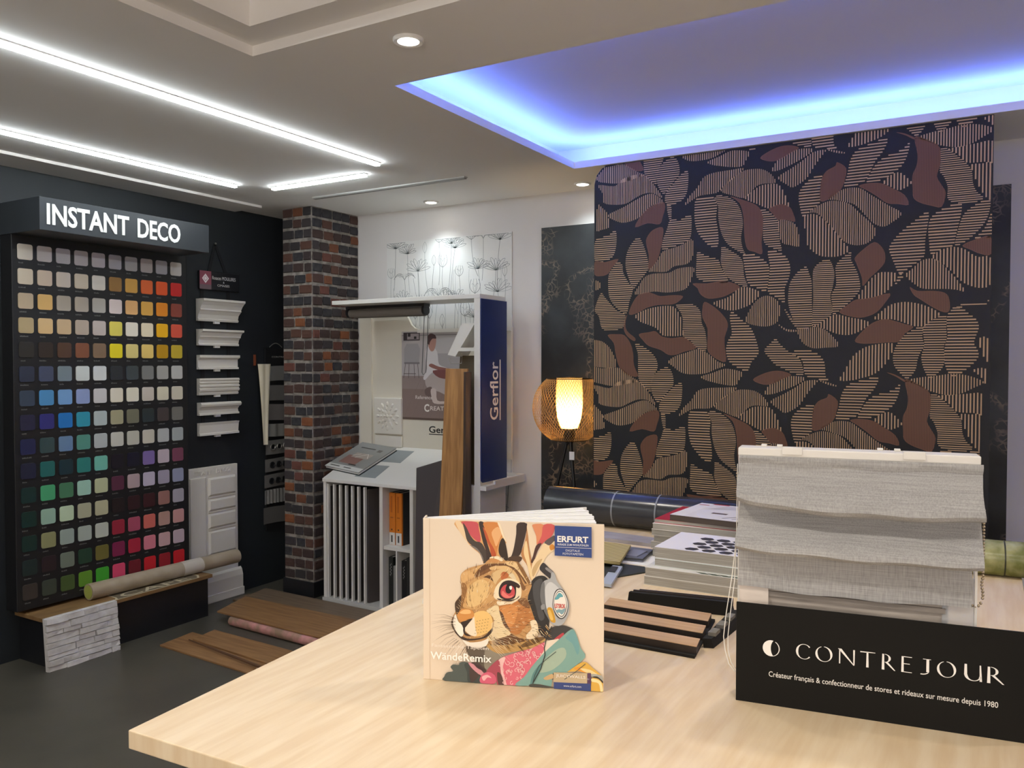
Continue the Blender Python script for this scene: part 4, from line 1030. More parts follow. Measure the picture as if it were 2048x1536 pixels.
# sloped white channel below the shelf with its little bracket
part('sloped_channel', lam_white, t, lambda b: b.hexa([(-2.74, 3.93, 1.565), (-2.685, 3.93, 1.555), (-2.55, 3.93, 1.745), (-2.64, 3.93, 1.745)], [(-2.74, 4.06, 1.565), (-2.685, 4.06, 1.555), (-2.55, 4.06, 1.745), (-2.64, 4.06, 1.745)]))
part('bracket_arm', lam_white, t, lambda b: b.box(-2.66, -2.518, 3.92, 3.95, 1.585, 1.605))
part('cord_loop', mat('grey cord', '9a968e', 0.6), t, lambda b: b.tube([(-2.73, 3.925, 1.55), (-2.715, 3.925, 1.515), (-2.64, 3.925, 1.515), (-2.635, 3.925, 1.57)], 0.0025, 6))

# things in and on the unit
t = thing('catalogue_book', 'grey sample catalogue lying on the sloping desk of the display unit', 'book', (-3.58, 4.08, 0.86))
FR = Matrix.Translation((-3.742, 3.915, slope(3.915) + 0.001)) @ Matrix(((1, 0, 0, 0), (0, upv.y, nrm.y, 0), (0, upv.z, nrm.z, 0), (0, 0, 0, 1))) @ Matrix.Rotation(math.radians(-9), 4, 'Z')
part('cover', mat('dark cover edge', '1d262b', 0.4), t, lambda b: b.box(0, 0.33, 0.06, 0.40, 0.0, 0.005), M=FR)
part('pages', paper, t, lambda b: b.box(0.003, 0.326, 0.063, 0.397, 0.005, 0.017), M=FR)
cv = part('cover', mat('grey cover', '8f8f8c', 0.4), t, lambda b: b.box(0, 0.33, 0.06, 0.40, 0.017, 0.022), M=FR)
R3 = FR.to_3x3()
pr = Print(FR @ Vector((0, 0.06, 0.022)), R3 @ X, R3 @ Y, R3 @ Z)
pr.rect(0, 0, 0.33, 0.045, 'd2d2ce'); pr.rect(0.03, 0.02, 0.09, 0.01, '54544f'); pr.rect(0.16, 0.02, 0.07, 0.01, '54544f'); pr.rect(0.055, 0.07, 0.16, 0.10, '8d6a60'); pr.rect(0.09, 0.15, 0.16, 0.06, 'a89c92')
pr.line([(0.09, 0.17), (0.14, 0.20), (0.13, 0.15), (0.2, 0.21), (0.24, 0.16)], 0.006, 'd8d2c8'); pr.rect(0.16, 0.06, 0.07, 0.012, '33302e'); pr.rect(0.06, 0.27, 0.14, 0.012, '55524e'); pr.rect(0.23, 0.25, 0.04, 0.03, '6f6a64')
pr.build('cover_print', cv)
orange = mat('orange binder', 'd4791f', 0.5)
for k in range(2):
    t = thing('orange_binder', ('orange and white binder on the cabinet shelf beside the dark boards', 'orange and white binder on the cabinet shelf nearer the leaning grey board')[k], 'binder', (-3.155 + 0.05 * k, 4.06, 0.405), 'orange binders on the shelf')
    x0 = -3.178 + 0.051 * k
    sp = part('spine', orange, t, lambda b: b.box(x0, x0 + 0.046, 3.93, 3.945, 0.405, 0.725), bev=0.003)
    part('cover', mat('dark grey cover', '3a3a3c', 0.5), t, lambda b: b.box(x0 + 0.042, x0 + 0.046, 3.945, 4.2, 0.405, 0.725))
    part('cover', mat('dark grey cover', '3a3a3c', 0.5), t, lambda b: b.box(x0, x0 + 0.004, 3.945, 4.2, 0.405, 0.725))
    part('pages', paper, t, lambda b: b.box(x0 + 0.005, x0 + 0.041, 3.945, 4.195, 0.41, 0.72))
    pr = Print((x0, 3.93, 0.405), X, Z, -Y)
    pr.rect(0.001, 0.002, 0.044, 0.075, 'd9d6d0'); pr.rect(0.015, 0.018, 0.012, 0.042, '4a4a48'); pr.rect(0.012, 0.20, 0.014, 0.10, 'b8621a'); pr.rect(0.01, 0.165, 0.022, 0.008, 'a85a1c'); pr.rect(0.016, 0.09, 0.01, 0.01, '4a3020')
    pr.build('spine_print', sp)
for k, (x0, w, h, c) in enumerate(((-3.176, 0.034, 0.30, '1c201f'), (-3.140, 0.028, 0.25, '8c8c8a'), (-3.110, 0.020, 0.31, '16181a'), (-3.076, 0.034, 0.29, '17181a'), (-3.040, 0.030, 0.31, '2b2c2c'), (-3.008, 0.026, 0.20, '3a3836'))):
    labs = ('black binder at the left in the lower cabinet shelf', 'grey thin binder between black ones in the lower cabinet', 'black binder beside the cabinet divider on its left', 'black lettered binder just right of the cabinet divider', 'tall dark binder near the right end of the cabinet', 'short dark brown binder at the cabinet right end')
    t = thing('dark_binder', labs[k], 'binder', (x0 + w / 2, 4.05, 0.03), 'dark binders in the cabinet')
    sp = part('spine', mat('binder ' + c, c, 0.4), t, lambda b: b.box(x0, x0 + w, 3.92, 3.934, 0.031, 0.031 + h), bev=0.003)
    part('pages', paper, t, lambda b: b.box(x0 + 0.004, x0 + w - 0.004, 3.934, 4.18, 0.034, 0.027 + h))
    part('cover', mat('binder ' + c, c, 0.4), t, lambda b: (b.box(x0, x0 + 0.003, 3.934, 4.19, 0.031, 0.031 + h), b.box(x0 + w - 0.003, x0 + w, 3.934, 4.19, 0.031, 0.031 + h)))
    if k in (0, 3):
        pr = Print((x0 + w * 0.7, 3.92, 0.031 + h * 0.62), Z, -X, -Y)
        pr.line([(i * 0.006, 0.006 + 0.007 * math.sin(i * 1.9)) for i in range(14)], 0.0025, 'b9bab8')
        pr.build('spine_print', sp)

t = thing('roller_blind_sample', 'small grey roller blind sample mounted under the display unit shelf', 'roller blind', (-3.28, 4.05, 1.80))
part('cassette_rail', black_sat, t, lambda b: b.box(-3.60, -2.975, 4.02, 4.08, 1.862, 1.879))
part('fabric_tube', mat('grey roller fabric', '7d7771', 0.7), t, lambda b: b.tube([(-3.585, 4.05, 1.835), (-2.995, 4.05, 1.835)], 0.026, 20), smooth=True)
for x0 in (-3.60, -2.995):
    part('end_cap', black_sat, t, lambda b: b.tube([(x0, 4.05, 1.84), (x0 + 0.016, 4.05, 1.84)], 0.033, 20), smooth=True)
part('fabric_drop', mat('grey roller fabric', '7d7771', 0.7), t, lambda b: b.box(-3.58, -3.0, 4.074, 4.076, 1.805, 1.835))
part('bead_chain', mat('dark chain', '3a3a3a', 0.4), t, lambda b: b.tube([(-2.985, 4.035, 1.81), (-2.992, 4.03, 1.6), (-3.0, 4.03, 1.46), (-2.992, 4.03, 1.445), (-2.975, 4.035, 1.46), (-2.965, 4.04, 1.65), (-2.968, 4.05, 1.81)], 0.0022, 6))

t = thing('plaster_rosette_plaque', 'square white relief rosette plaque on the back of the display unit', 'plaque', (-3.455, 4.265, 1.045))
part('plate', plaster, t, lambda b: b.box(-3.572, -3.345, 4.262, 4.284, 1.045, 1.285), bev=0.004)
part('lower_plate', plaster, t, lambda b: b.box(-3.572, -3.345, 4.268, 4.284, 0.96, 1.035), bev=0.004)
def _ros(b):
    for ring, n, r in ((0, 6, 0.028), (1, 9, 0.055), (2, 12, 0.08)):
        for k in range(n):
            a = 2 * math.pi * (k + 0.5 * ring) / n
            cx, cz = -3.458 + r * math.cos(a), 1.165 + r * math.sin(a)
            pts = [(cx + 0.02 * math.cos(a) * math.cos(q) - 0.011 * math.sin(a) * math.sin(q), cz + 0.02 * math.sin(a) * math.cos(q) + 0.011 * math.cos(a) * math.sin(q)) for q in [2 * math.pi * j / 8 for j in range(8)]]
            b.hexa([(p[0], 4.263, p[1]) for p in pts][::-1], [(cx + (p[0] - cx) * 0.5, 4.252, cz + (p[1] - cz) * 0.5) for p in pts][::-1])
    b.ball((-3.458, 4.262, 1.165), 0.014, 10, 6)
part('rosette', plaster, t, _ros)

# leaning planks and board
def plank(label, pts_b, pts_t, m, name='leaning_plank', g='planks leaning on the display unit'):
    o = MB().hexa(pts_b, pts_t).build(name, m, bev=0.002)
    tag(o, label, 'plank', g)
plank('tall oak plank leaning upright in front of the display unit', [(-2.72, 3.76, 0), (-2.57, 3.76, 0), (-2.57, 3.775, 0), (-2.72, 3.775, 0)], [(-2.695, 3.845, 1.485), (-2.545, 3.845, 1.485), (-2.545, 3.86, 1.485), (-2.695, 3.86, 1.485)], oak_dark)
plank('dark brown narrow plank just right of the tall oak plank', [(-2.555, 3.80, 0), (-2.535, 3.80, 0), (-2.535, 3.86, 0), (-2.555, 3.86, 0)], [(-2.542, 3.80, 1.468), (-2.527, 3.80, 1.468), (-2.527, 3.86, 1.468), (-2.542, 3.86, 1.468)], mat('dark walnut plank', '4a3a30', 0.5, vary=(6, '3a2d25', (9, 9, 0.6))))
plank('dark olive plank standing behind the tall oak plank', [(-2.70, 3.90, 0.826), (-2.53, 3.90, 0.826), (-2.53, 3.915, 0.826), (-2.70, 3.915, 0.826)], [(-2.70, 4.0, 1.56), (-2.53, 4.0, 1.56), (-2.53, 4.015, 1.56), (-2.70, 4.015, 1.56)], mat('olive plank', '54462f', 0.5))
o = MB().hexa([(-2.86, 3.76, 0.0), (-2.70, 3.79, 0.0), (-2.70, 3.80, 0.0), (-2.86, 3.77, 0.0)], [(-2.895, 3.83, 0.905), (-2.70, 3.83, 0.965), (-2.70, 3.842, 0.965), (-2.895, 3.842, 0.905)]).build('grey_sample_board', mat('dark grey board', '4b4546', 0.5), bev=0.003)
tag(o, 'dark grey sample board leaning beside the display unit cabinet', 'sample board')

# ================================================================== counter
TZ = 0.9
t = thing('counter_table', 'large light oak counter table in the foreground', 'table', (-0.6, 1.9, 0))
top = [(-1.251, 0.852), (0.092, 0.915), (0.078, 2.96), (-1.452, 2.96)]
part('table_top', oak, t, lambda b: b.hexa([(p[0], p[1], TZ - 0.032) for p in top], [(p[0], p[1], TZ) for p in top]), bev=0.002)
grey_lam = mat('grey blue laminate', '8b8d92', 0.5)
part('front_panel', grey_lam, t, lambda b: b.box(-1.16, 0.02, 0.97, 0.99, 0, TZ - 0.032))
part('side_panel', grey_lam, t, lambda b: b.hexa([(-1.17, 0.99, 0), (-1.15, 0.99, 0), (-1.30, 2.85, 0), (-1.32, 2.85, 0)], [(-1.17, 0.99, TZ - 0.032), (-1.15, 0.99, TZ - 0.032), (-1.30, 2.85, TZ - 0.032), (-1.32, 2.85, TZ - 0.032)]))
part('side_panel', grey_lam, t, lambda b: b.box(0.0, 0.02, 0.99, 2.85, 0, TZ - 0.032))
part('back_panel', grey_lam, t, lambda b: b.box(-1.30, 0.02, 2.85, 2.87, 0, TZ - 0.032))

# ------------------------------------------------------------------ standing sample book
RABBIT = """D8A468:129,625,242,626,297,627,312,605,318,578,331,551,312,529,306,493,266,485,242,466,237,478,226,502,205,519,183,539,165,563,146,587
E6C9A0:129,625,149,625,162,605,171,581,183,558,177,547,158,569,143,592
C4525A:154,625,214,625,223,598,230,562,225,547,202,561,183,582,168,606
463C36:160,620,174,603,189,573,208,552,230,547,245,527,260,485,242,466,239,484,223,511,199,531,177,551,168,584
7C746E:186,536,214,525,236,496,242,472,237,478,226,505,205,522
3A2C28:223,625,242,625,245,599,254,554,266,515,273,491,254,473,251,512,239,548,230,587
CE8444:242,625,296,625,311,602,315,578,306,559,297,529,291,498,279,495,269,528,257,563,248,596
E4AE78:273,588,297,610,312,587,303,559,291,534,282,555
B8542E:239,608,254,584,266,552,282,525,291,498,273,497,266,527,254,554,245,581
F0DFC0:296,626,306,622,320,584,331,551,315,575,306,601
33261F:315,567,325,557,334,515,337,488,331,473,321,487,306,499,300,520,305,550
3A2C26:373,626,411,626,406,587,394,539,385,508,364,489,340,479,352,504,361,537,369,586
4E3828:337,491,364,501,391,496,382,478,346,473
B98352:411,625,415,584,418,540,426,498,432,450,434,405,422,420,412,464,394,491,388,514,399,545,408,587
E8CE9C:400,542,409,560,418,504,431,432,432,405,422,426,409,479,399,509
E6D2B4:412,625,445,625,430,612,446,582,449,547,437,516,431,492,421,534,415,581
D98C62:433,624,475,624,467,583,461,553,449,541,446,579,436,606
CC5A58:475,624,516,624,508,585,479,560,458,541,449,544,467,583
5E5454:479,560,499,576,516,585,517,564,497,546,482,545
4A2E28:446,544,467,553,452,523,440,489,437,474,426,480,434,504
E8CFA6:476,554,497,546,517,564,517,532,491,510,470,476,449,439,434,411,428,444,431,474,449,505,464,535
D08A38:497,543,508,552,517,543,516,534,502,528
C8A878:470,494,452,457,435,423,431,450,449,481
353134:476,479,497,459,515,442,506,415,494,423,461,451,464,470
8C8888:488,462,515,443,509,437,482,455
2A2828:423,388,431,410,450,426,479,428,497,402,492,339,497,256,487,203,460,206,442,253,423,304,414,335
4A4A4C:437,399,465,419,473,391,466,322,479,270,460,259,445,311,434,357
C49660:150,402,154,423,177,443,210,455,245,465,253,475,274,490,301,493,328,481,360,481,386,468,407,435,423,404,429,389,417,356,414,335,426,304,442,258,455,227,451,195,423,183,392,168,328,156,274,153,253,146,204,149,177,163,152,172,128,192,114,229,117,250,131,278,128,305,136,321,155,343,153,375
D8AC72:152,407,158,426,192,439,229,456,266,467,285,462,242,442,217,428,202,410,171,393,161,386
7E5632:236,457,266,467,315,463,346,464,379,436,394,400,406,380,394,370,376,409,352,441,321,448,285,447,266,437,242,424,217,413,205,416,214,434
DDB880:266,461,303,460,331,461,358,447,376,424,385,400,376,400,355,426,331,443,297,447,269,443
6B4628:242,460,285,468,334,470,361,465,391,436,409,401,403,398,382,430,358,453,328,462,285,459,254,445,229,429,211,422
E2C28E:331,476,364,477,394,449,412,419,422,396,409,401,388,430,361,456,334,465
8A6238:370,481,388,466,409,431,425,399,419,393,400,422,382,451
F0E2C0:266,491,285,496,303,496,318,481,303,478,282,483,266,476
C89058:260,476,269,488,291,486,309,478,291,473,273,473
5E3E24:217,401,242,414,266,422,285,395,285,377,269,394,248,403,229,390,198,361,198,379
D8B884:272,422,291,441,321,448,352,441,373,420,382,394,370,396,352,416,328,421,303,411,285,383,279,404
BC6A3C:308,424,318,438,334,435,340,422,324,409,312,409
DCCBA8:343,434,358,432,370,408,358,411,343,422
CDA066:166,365,204,404,253,412,285,392,296,350,274,323,242,305,220,288,177,286,158,301,155,333
E0BC80:188,377,231,406,264,386,253,338,220,304,182,297,177,339
94683A:153,381,166,387,177,366,166,323,155,285,140,268,131,278,136,316,155,343
4A3626:128,305,138,321,153,338,151,295,139,265,131,273
EBDCBC:296,387,322,410,360,412,386,392,389,350,376,333,344,324,301,327,282,339,285,366
2B1C1A:302,345,304,377,320,400,349,406,381,392,370,383,369,359,362,338,338,331,317,333
C2484E:309,351,311,372,328,389,354,385,364,367,361,346,341,337,322,338
E07870:313,349,317,365,328,355,344,345,357,351,349,339,328,338
171012:328,373,334,389,346,390,352,377,349,361,340,355,330,360
FAF4EC:344,384,352,384,353,375,348,370,343,376
2B1C1A:301,329,296,334,328,331,365,335,381,349,376,339,349,326,322,326
3A2418:365,391,384,389,381,378,370,382
EEDFC2:296,324,344,322,381,334,376,325,328,312,301,308
B87840:301,303,349,316,397,340,413,319,434,278,442,247,423,252,381,202,349,205,322,230,306,261
D08C4E:306,298,349,311,376,302,365,248,344,226,328,246,314,267
5C3C26:301,287,317,277,328,246,349,210,328,225,309,256
7A5230:376,333,408,340,423,304,402,308,386,318
E8D8B8:423,252,445,258,455,227,450,195,418,183,408,198,429,225
6A4628:296,191,338,204,381,186,423,183,381,167,328,157,285,159
E4CFA4:253,285,296,308,306,277,322,230,349,200,306,181,274,169,253,173,280,222,280,259
E9C078:204,271,242,284,269,269,278,243,274,217,247,194,209,181,182,195,177,216,196,239
EADCC4:166,216,190,239,204,261,209,218,215,187,193,185,171,200
3A2A20:131,267,122,240,133,203,161,178,193,172,242,183,274,217,277,206,253,181,209,168,166,165,139,182,120,208,114,234
F4EBDC:131,265,142,236,161,221,163,189,152,178,133,198,122,221,122,243
CF8E4A:139,265,158,286,188,287,204,274,201,255,177,246,161,231,147,241,140,252
E8B878:147,271,166,284,188,284,191,271,166,267
2E1E18:152,234,177,243,199,252,188,238,171,216,163,210,158,221
2E1E18:162,213,169,213,170,195,193,183,171,184,162,197
EDE4D6:158,167,188,158,231,164,261,176,253,149,220,139,182,142
5E5448:174,144,215,136,253,146,296,154,296,117,253,88,242,55,220,80,182,110
8C8474:253,146,296,154,360,153,434,157,328,119,296,90,253,56,244,87
BC9458:253,152,328,156,423,180,476,194,479,181,434,152,360,132,296,122
6E5230:413,177,466,196,479,189,434,163,381,149
3C3A3A:476,207,508,235,549,245,581,237,586,229,550,206,518,189,487,187
B8424C:529,202,552,217,548,193,518,173,502,175
E6D8C4:479,176,518,189,534,190,513,152,466,112,450,100,466,143
DB6C7E:301,96,360,126,434,152,479,176,474,139,429,78,397,33,370,2,322,1,312,49
F2C8C4:301,96,328,108,317,65,333,2,322,1,309,54
7FA79E:534,190,581,232,599,217,617,163,634,128,573,74,565,63,513,60,505,9,466,14,432,12,424,6,365,4,402,39,429,78,476,134
6FA0A2:565,207,586,229,599,209,612,163,604,136,586,177,560,196
A3B8A4:466,96,518,147,555,159,560,123,518,78,476,60,450,63
5D8A88:424,6,434,52,466,96,476,102,450,42,434,10
C9A878:476,39,508,57,513,41,487,32
4A4A44:434,14,508,8,513,4,424,2
DEB04E:573,73,628,111,664,88,705,54,705,0,656,-1,656,72,571,69
E89C34:591,83,617,90,643,71,622,72
EED69A:612,85,653,82,684,63,659,62
A8A8A0:656,67,695,64,705,49,705,39,679,55,658,56
2E2C28:659,54,684,50,704,33,704,41,679,59
F0E0A8:658,49,690,43,700,18,700,-1,692,0,685,32,659,38
515A56:86,18,97,35,122,42,111,57,122,68,144,67,149,78,182,78,225,32,228,1,89,-1
3E4644:166,71,188,75,220,32,225,3,182,3,177,40
4A3A38:188,73,220,80,253,50,231,35,193,3
D0909A:182,80,209,71,244,42,231,33,198,57
3E2C2E:204,76,231,67,244,52,220,59
A84A5A:253,50,296,96,306,86,312,33,322,1,296,1,285,42
5A3C3A:296,48,312,41,322,1,301,1
D2607A:227,16,239,39,263,48,285,39,293,16,279,0,236,0
EFB6B8:236,28,258,37,274,25,258,27,244,12
A8AAAC:479,412,502,423,505,444,518,442,526,414,549,384,570,343,573,302,562,270,542,245,513,246,492,271,473,307,463,348,466,390
C9CBCC:487,397,507,408,539,378,518,361,508,324,513,277,492,287,479,323,479,365
6E7072:466,390,479,407,481,360,487,307,508,256,492,271,473,307,463,348
C8962E:489,305,508,309,521,267,518,254,502,261
E0B860:492,297,502,300,513,267,502,266
8A8C8E:466,317,479,323,481,307,468,301
2E2E30:511,330,517,367,531,384,552,379,567,348,570,317,562,285,545,269,526,278,514,304
D8D8D4:513,330,519,364,533,381,550,376,565,347,568,318,560,288,545,273,529,282,516,306
2E2E30:516,330,522,360,534,376,548,371,561,346,564,319,557,291,545,278,531,287,519,308
ECE6DC:517,330,523,358,534,373,548,369,560,345,562,319,555,293,545,281,532,289,521,309
5FA3AE:519,343,526,359,535,369,545,365,550,355,539,352,531,344
7FA0AA:522,299,534,307,544,305,559,311,554,295,544,287,536,294,528,292
2E4684:518,624,657,623,658,507,518,510
C4B08E:515,64,642,70,642,30,515,27
5A3E5E:643,70,656,71,656,30,643,30
3A4A82:515,27,656,30,656,-4,515,-5"""
P0 = Vector((-0.955, 1.285, TZ)); BU = Vector((0.93795, 0.34676, 0)); BN = Vector((0.34676, -0.93795, 0))
t = thing('sample_book', 'open standing wallpaper book with a rabbit in headphones on its cover', 'book', (-0.82, 1.42, TZ))
cream_cover = mat('cream book cover', 'e3d2bc', 0.45)
BM_ = Matrix(((BU.x, -BN.x, 0, P0.x), (BU.y, -BN.y, 0, P0.y), (0, 0, 1, P0.z), (0, 0, 0, 1)))
fc = part('front_cover', cream_cover, t, lambda b: b.box(0.0, 0.3518, 0.0, 0.003, 0.0, 0.3165), M=BM_, bev=0.0008)
part('spine', cream_cover, t, lambda b: b.hexa([(0.0, 0.0, 0), (0.003, 0.003, 0), (-0.001, 0.034, 0), (-0.004, 0.032, 0)], [(0.0, 0.0, 0.3165), (0.003, 0.003, 0.3165), (-0.001, 0.034, 0.3165), (-0.004, 0.032, 0.3165)]), M=BM_)
a_ = math.radians(29)
part('back_cover', paper, t, lambda b: b.hexa([(0, 0.033, 0), (0.345 * math.cos(a_), 0.033 + 0.345 * math.sin(a_), 0), (0.343 * math.cos(a_), 0.037 + 0.345 * math.sin(a_), 0), (-0.003, 0.037, 0)], [(0, 0.033, 0.312), (0.345 * math.cos(a_), 0.033 + 0.345 * math.sin(a_), 0.312), (0.343 * math.cos(a_), 0.037 + 0.345 * math.sin(a_), 0.312), (-0.003, 0.037, 0.312)]), M=BM_)
for k in range(11):
    q0 = 0.0035 + 0.0026 * k; q1 = q0 + 0.0023
    a0 = math.radians(6.5 + 2.02 * k); a1 = a0 + math.radians(1.1 if k % 3 else 1.9)
    l = 0.336 - 0.0015 * (k % 4)
    h = 0.311 + 0.001 * (k % 3)
    part('page_block', paper, t, lambda b: b.hexa([(0.0, q0, 0.004), (l * math.cos(a0), q0 + l * math.sin(a0), 0.004), (l * math.cos(a1), q1 + l * math.sin(a1), 0.004), (0.0, q1, 0.004)], [(0.0, q0, h), (l * math.cos(a0), q0 + l * math.sin(a0), h), (l * math.cos(a1), q1 + l * math.sin(a1), h), (0.0, q1, h)]), M=BM_)
pr = Print(P0, BU, Z, BN, lift=0.0003, step=0.00004)
pr.rect(0.0125, 0.0, 0.0012, 0.3165, 'd2bda2')
rr_ = random.Random(3)
HEAD = None
for line in RABBIT.split('\n'):
    c, nums = line.split(':'); v = [int(k) / 2000.0 for k in nums.split(',')]
    pts = [(min(max(p[0], 0.001), 0.3508), min(max(p[1], 0.001), 0.3155)) for p in zip(v[0::2], v[1::2])]
    rectish = len(pts) == 4 and c in ('2E4684', 'C4B08E', '5A3E5E', '3A4A82')
    poly = pts if rectish else [(min(max(p[0], 0.001), 0.3508), min(max(p[1], 0.001), 0.3155)) for p in smooth_poly(pts, 3)]
    if c == 'C49660': HEAD = poly
    if c == 'DB6C7E': SCARF = poly
    if c == 'E9C078':      # fur strokes stop short of the eye and muzzle
        def inside(p, P):
            r = False
            for i in range(len(P)):
                a, b = P[i - 1], P[i]
                if (a[1] > p[1]) != (b[1] > p[1]) and p[0] < (b[0] - a[0]) * (p[1] - a[1]) / (b[1] - a[1]) + a[0]: r = not r
            return r
        pr.k += 1
        n = 0
        while n < 520:
            x, y = rr_.uniform(0.07, 0.26), rr_.uniform(0.06, 0.26)
            if not inside((x, y), HEAD) or ((x - 0.169) / 0.032) ** 2 + ((y - 0.186) / 0.026) ** 2 < 1: continue
            n += 1
            d = Vector((x - 0.10, y - 0.125)).normalized(); l = rr_.uniform(0.004, 0.010)
            cc = rr_.choice(('6b4526', '8a5e34', 'e6c894', 'd8b078', '5a3a22', 'eedcb4'))
            pr.line([(x, y), (x + d.x * l * 0.5, y + d.y * l * 0.5 + 0.0004), (x + d.x * l, y + d.y * l)], rr_.uniform(0.0005, 0.0011), cc, True, True)
    pr.poly(poly, c)
pr.k += 1
for i in range(60):        # ruff strokes along the cheek and neck
    x = rr_.uniform(0.13, 0.245); y = 0.083 + 0.03 * max(0, (x - 0.2)) / 0.045 + rr_.uniform(-0.008, 0.012)
    l = rr_.uniform(0.008, 0.016)
    pr.line([(x, y), (x + l * 0.4, y - l * 0.5), (x + l * 0.9, y - l * 0.75)], 0.0012, rr_.choice(('5e4226', '8a6234', 'e6d2a8', 'c99a58', '3e2c1c')), True, True)
for r_ in range(5):        # whisker dots
    for k in range(5):
        pr.line([(0.108 + k * 0.0055 - r_ * 0.001, 0.1215 - r_ * 0.006 + k * 0.0014), (0.1105 + k * 0.0055 - r_ * 0.001, 0.1221 - r_ * 0.006 + k * 0.0014)], 0.0011, '4a3018', True, True)
pr.k += 1
for i in range(34):        # whiskers
    y = 0.128 - 0.0022 * i * 0.9; a = math.radians(172 + i * 2.4); l = rr_.uniform(0.025, 0.055)
    x = 0.062 + 0.002 * (i % 3) + (0.0 if i < 20 else (i - 20) * 0.0022); y = max(y, 0.070)
    pr.line([(x, y), (x + l * 0.5 * math.cos(a), y + l * 0.5 * math.sin(a) + 0.003), (max(x + l * math.cos(a), 0.014), max(y + l * math.sin(a), 0.01))], 0.0007, rr_.choice(('5e4a38', '8a745c', 'f2e8d8')), True, True)
for i in range(20):
    a = math.radians(38 - i * 4.6); l = rr_.uniform(0.03, 0.06); x, y = 0.137, 0.118 - 0.0022 * i
    pr.line([(x, y), (x + l * 0.6 * math.cos(a), y + l * 0.6 * math.sin(a) + 0.002), (x + l * math.cos(a), y + l * math.sin(a))], 0.0006, 'f2e6cc', True, True)
pr.k += 1
n = 0
while n < 46:              # scarf swirls
    x = rr_.uniform(0.15, 0.26); y = rr_.uniform(0.004, 0.085)
    if not inside((x, y), SCARF): continue
    n += 1
    r = rr_.uniform(0.002, 0.007); s0 = rr_.uniform(0, 6)
    q_ = [(x + r * (1 - k / 14) * math.cos(s0 + k * 0.55), y + r * (1 - k / 14) * math.sin(s0 + k * 0.55)) for k in range(11)]
    q_ = [p for p in q_ if inside(p, SCARF) and p[1] > 0.002]
    if len(q_) > 3: pr.line(q_, 0.0011, 'f0c6c4', False, True)
pr.line([(0.2538, 0.1202), (0.2434, 0.096), (0.2394, 0.0774), (0.2408, 0.0643), (0.2329, 0.0375), (0.2171, 0.008)], 0.0017, '2c2c2a')
pr.line([(0.2171, 0.008), (0.221, 0.024), (0.229, 0.042), (0.243, 0.056), (0.262, 0.072)], 0.0012, '3c4a48')
pr.line([(0.3175, 0.052), (0.297, 0.034), (0.278, 0.020)], 0.0012, '44524e')
wt = 'f3eee6'
pr.text('ERFURT', 0.2640, 0.2812, 0.0585, 0.0118, wt, 0.03)
pr.text('WÄNDE ZUM WOHLFÜHLEN', 0.2640, 0.2748, 0.0590, 0.0046, 'dfe0e6', 0.01)
pr.rect(0.2610, 0.2712, 0.0672, 0.0006, wt)
pr.text('DIGITALE', 0.2800, 0.2638, 0.0265, 0.0040, 'dfe0e6')
pr.text('FOTOTAPETEN', 0.2745, 0.2575, 0.0385, 0.0040, 'dfe0e6')
pr.text('Fantastische Tapeten', 0.0185, 0.0650, 0.1130, 0.0082, 'f1e7da')
pr.text('WändeRemix', 0.0157, 0.0425, 0.1215, 0.0150, 'fbf7f0', 0.015)
pr.text('JUICYWALLS', 0.2618, 0.0222, 0.0560, 0.0072, 'efe9de', 0.01)
pr.text('www.erfurt.com', 0.2765, 0.0062, 0.0335, 0.0040, 'e8e8ee')
pr.text('PRO', 0.3205, 0.0222, 0.0045, 0.0030, 'd8d0dc')
pr.text("LETSROK", 0.2590, 0.1555, 0.0205, 0.0085, 'c4403a', 0.02)
pr.build('cover_print', fc)
pr = Print(P0 - BN * 0.008, BN * -1, Z, -BU, lift=0.0006)
pr.rect(0.0, 0.262, 0.012, 0.032, '3a3230'); pr.rect(0.002, 0.264, 0.008, 0.028, 'c9b8a2'); pr.rect(0.005, 0.266, 0.002, 0.024, '3a3230')
pr.build('spine_print', fc)

# ------------------------------------------------------------------ black counter sign
SO = Vector((-0.40, 1.494, TZ)); SU = Vector((0.9897, 0.1430, 0)).normalized(); SN = Vector((SU.y, -SU.x, 0))
SM = Matrix(((SU.x, -SN.x, 0, SO.x), (SU.y, -SN.y, 0, SO.y), (0, 0, 1, SO.z), (0, 0, 0, 1)))
t = thing('counter_sign', 'black counter sign with a white moon emblem and lettering', 'sign', SM @ Vector((0.235, 0.01, 0)))
sg_ = part('sign_board', mat('matt black card', '12110f', 0.7, spec=0.2), t, lambda b: b.box(0.0, 0.476, 0.0, 0.004, 0.0, 0.182), M=SM, bev=0.0008)
part('easel_foot', mat('matt black card', '15130f'), t, lambda b: b.hexa([(0.2, 0.004, 0.0), (0.27, 0.004, 0.0), (0.27, 0.026, 0.0), (0.2, 0.026, 0.0)], [(0.2, 0.004, 0.12), (0.27, 0.004, 0.12), (0.27, 0.008, 0.12), (0.2, 0.008, 0.12)]), M=SM)
pr = Print(SO, SU, Z, SN, lift=0.0004)
ivory = 'ece9e4'
def arc(cx, cy, rx, ry, a0, a1, n=24):
    return [(cx + rx * math.cos(math.radians(a0 + (a1 - a0) * i / n)), cy + ry * math.sin(math.radians(a0 + (a1 - a0) * i / n))) for i in range(n + 1)]
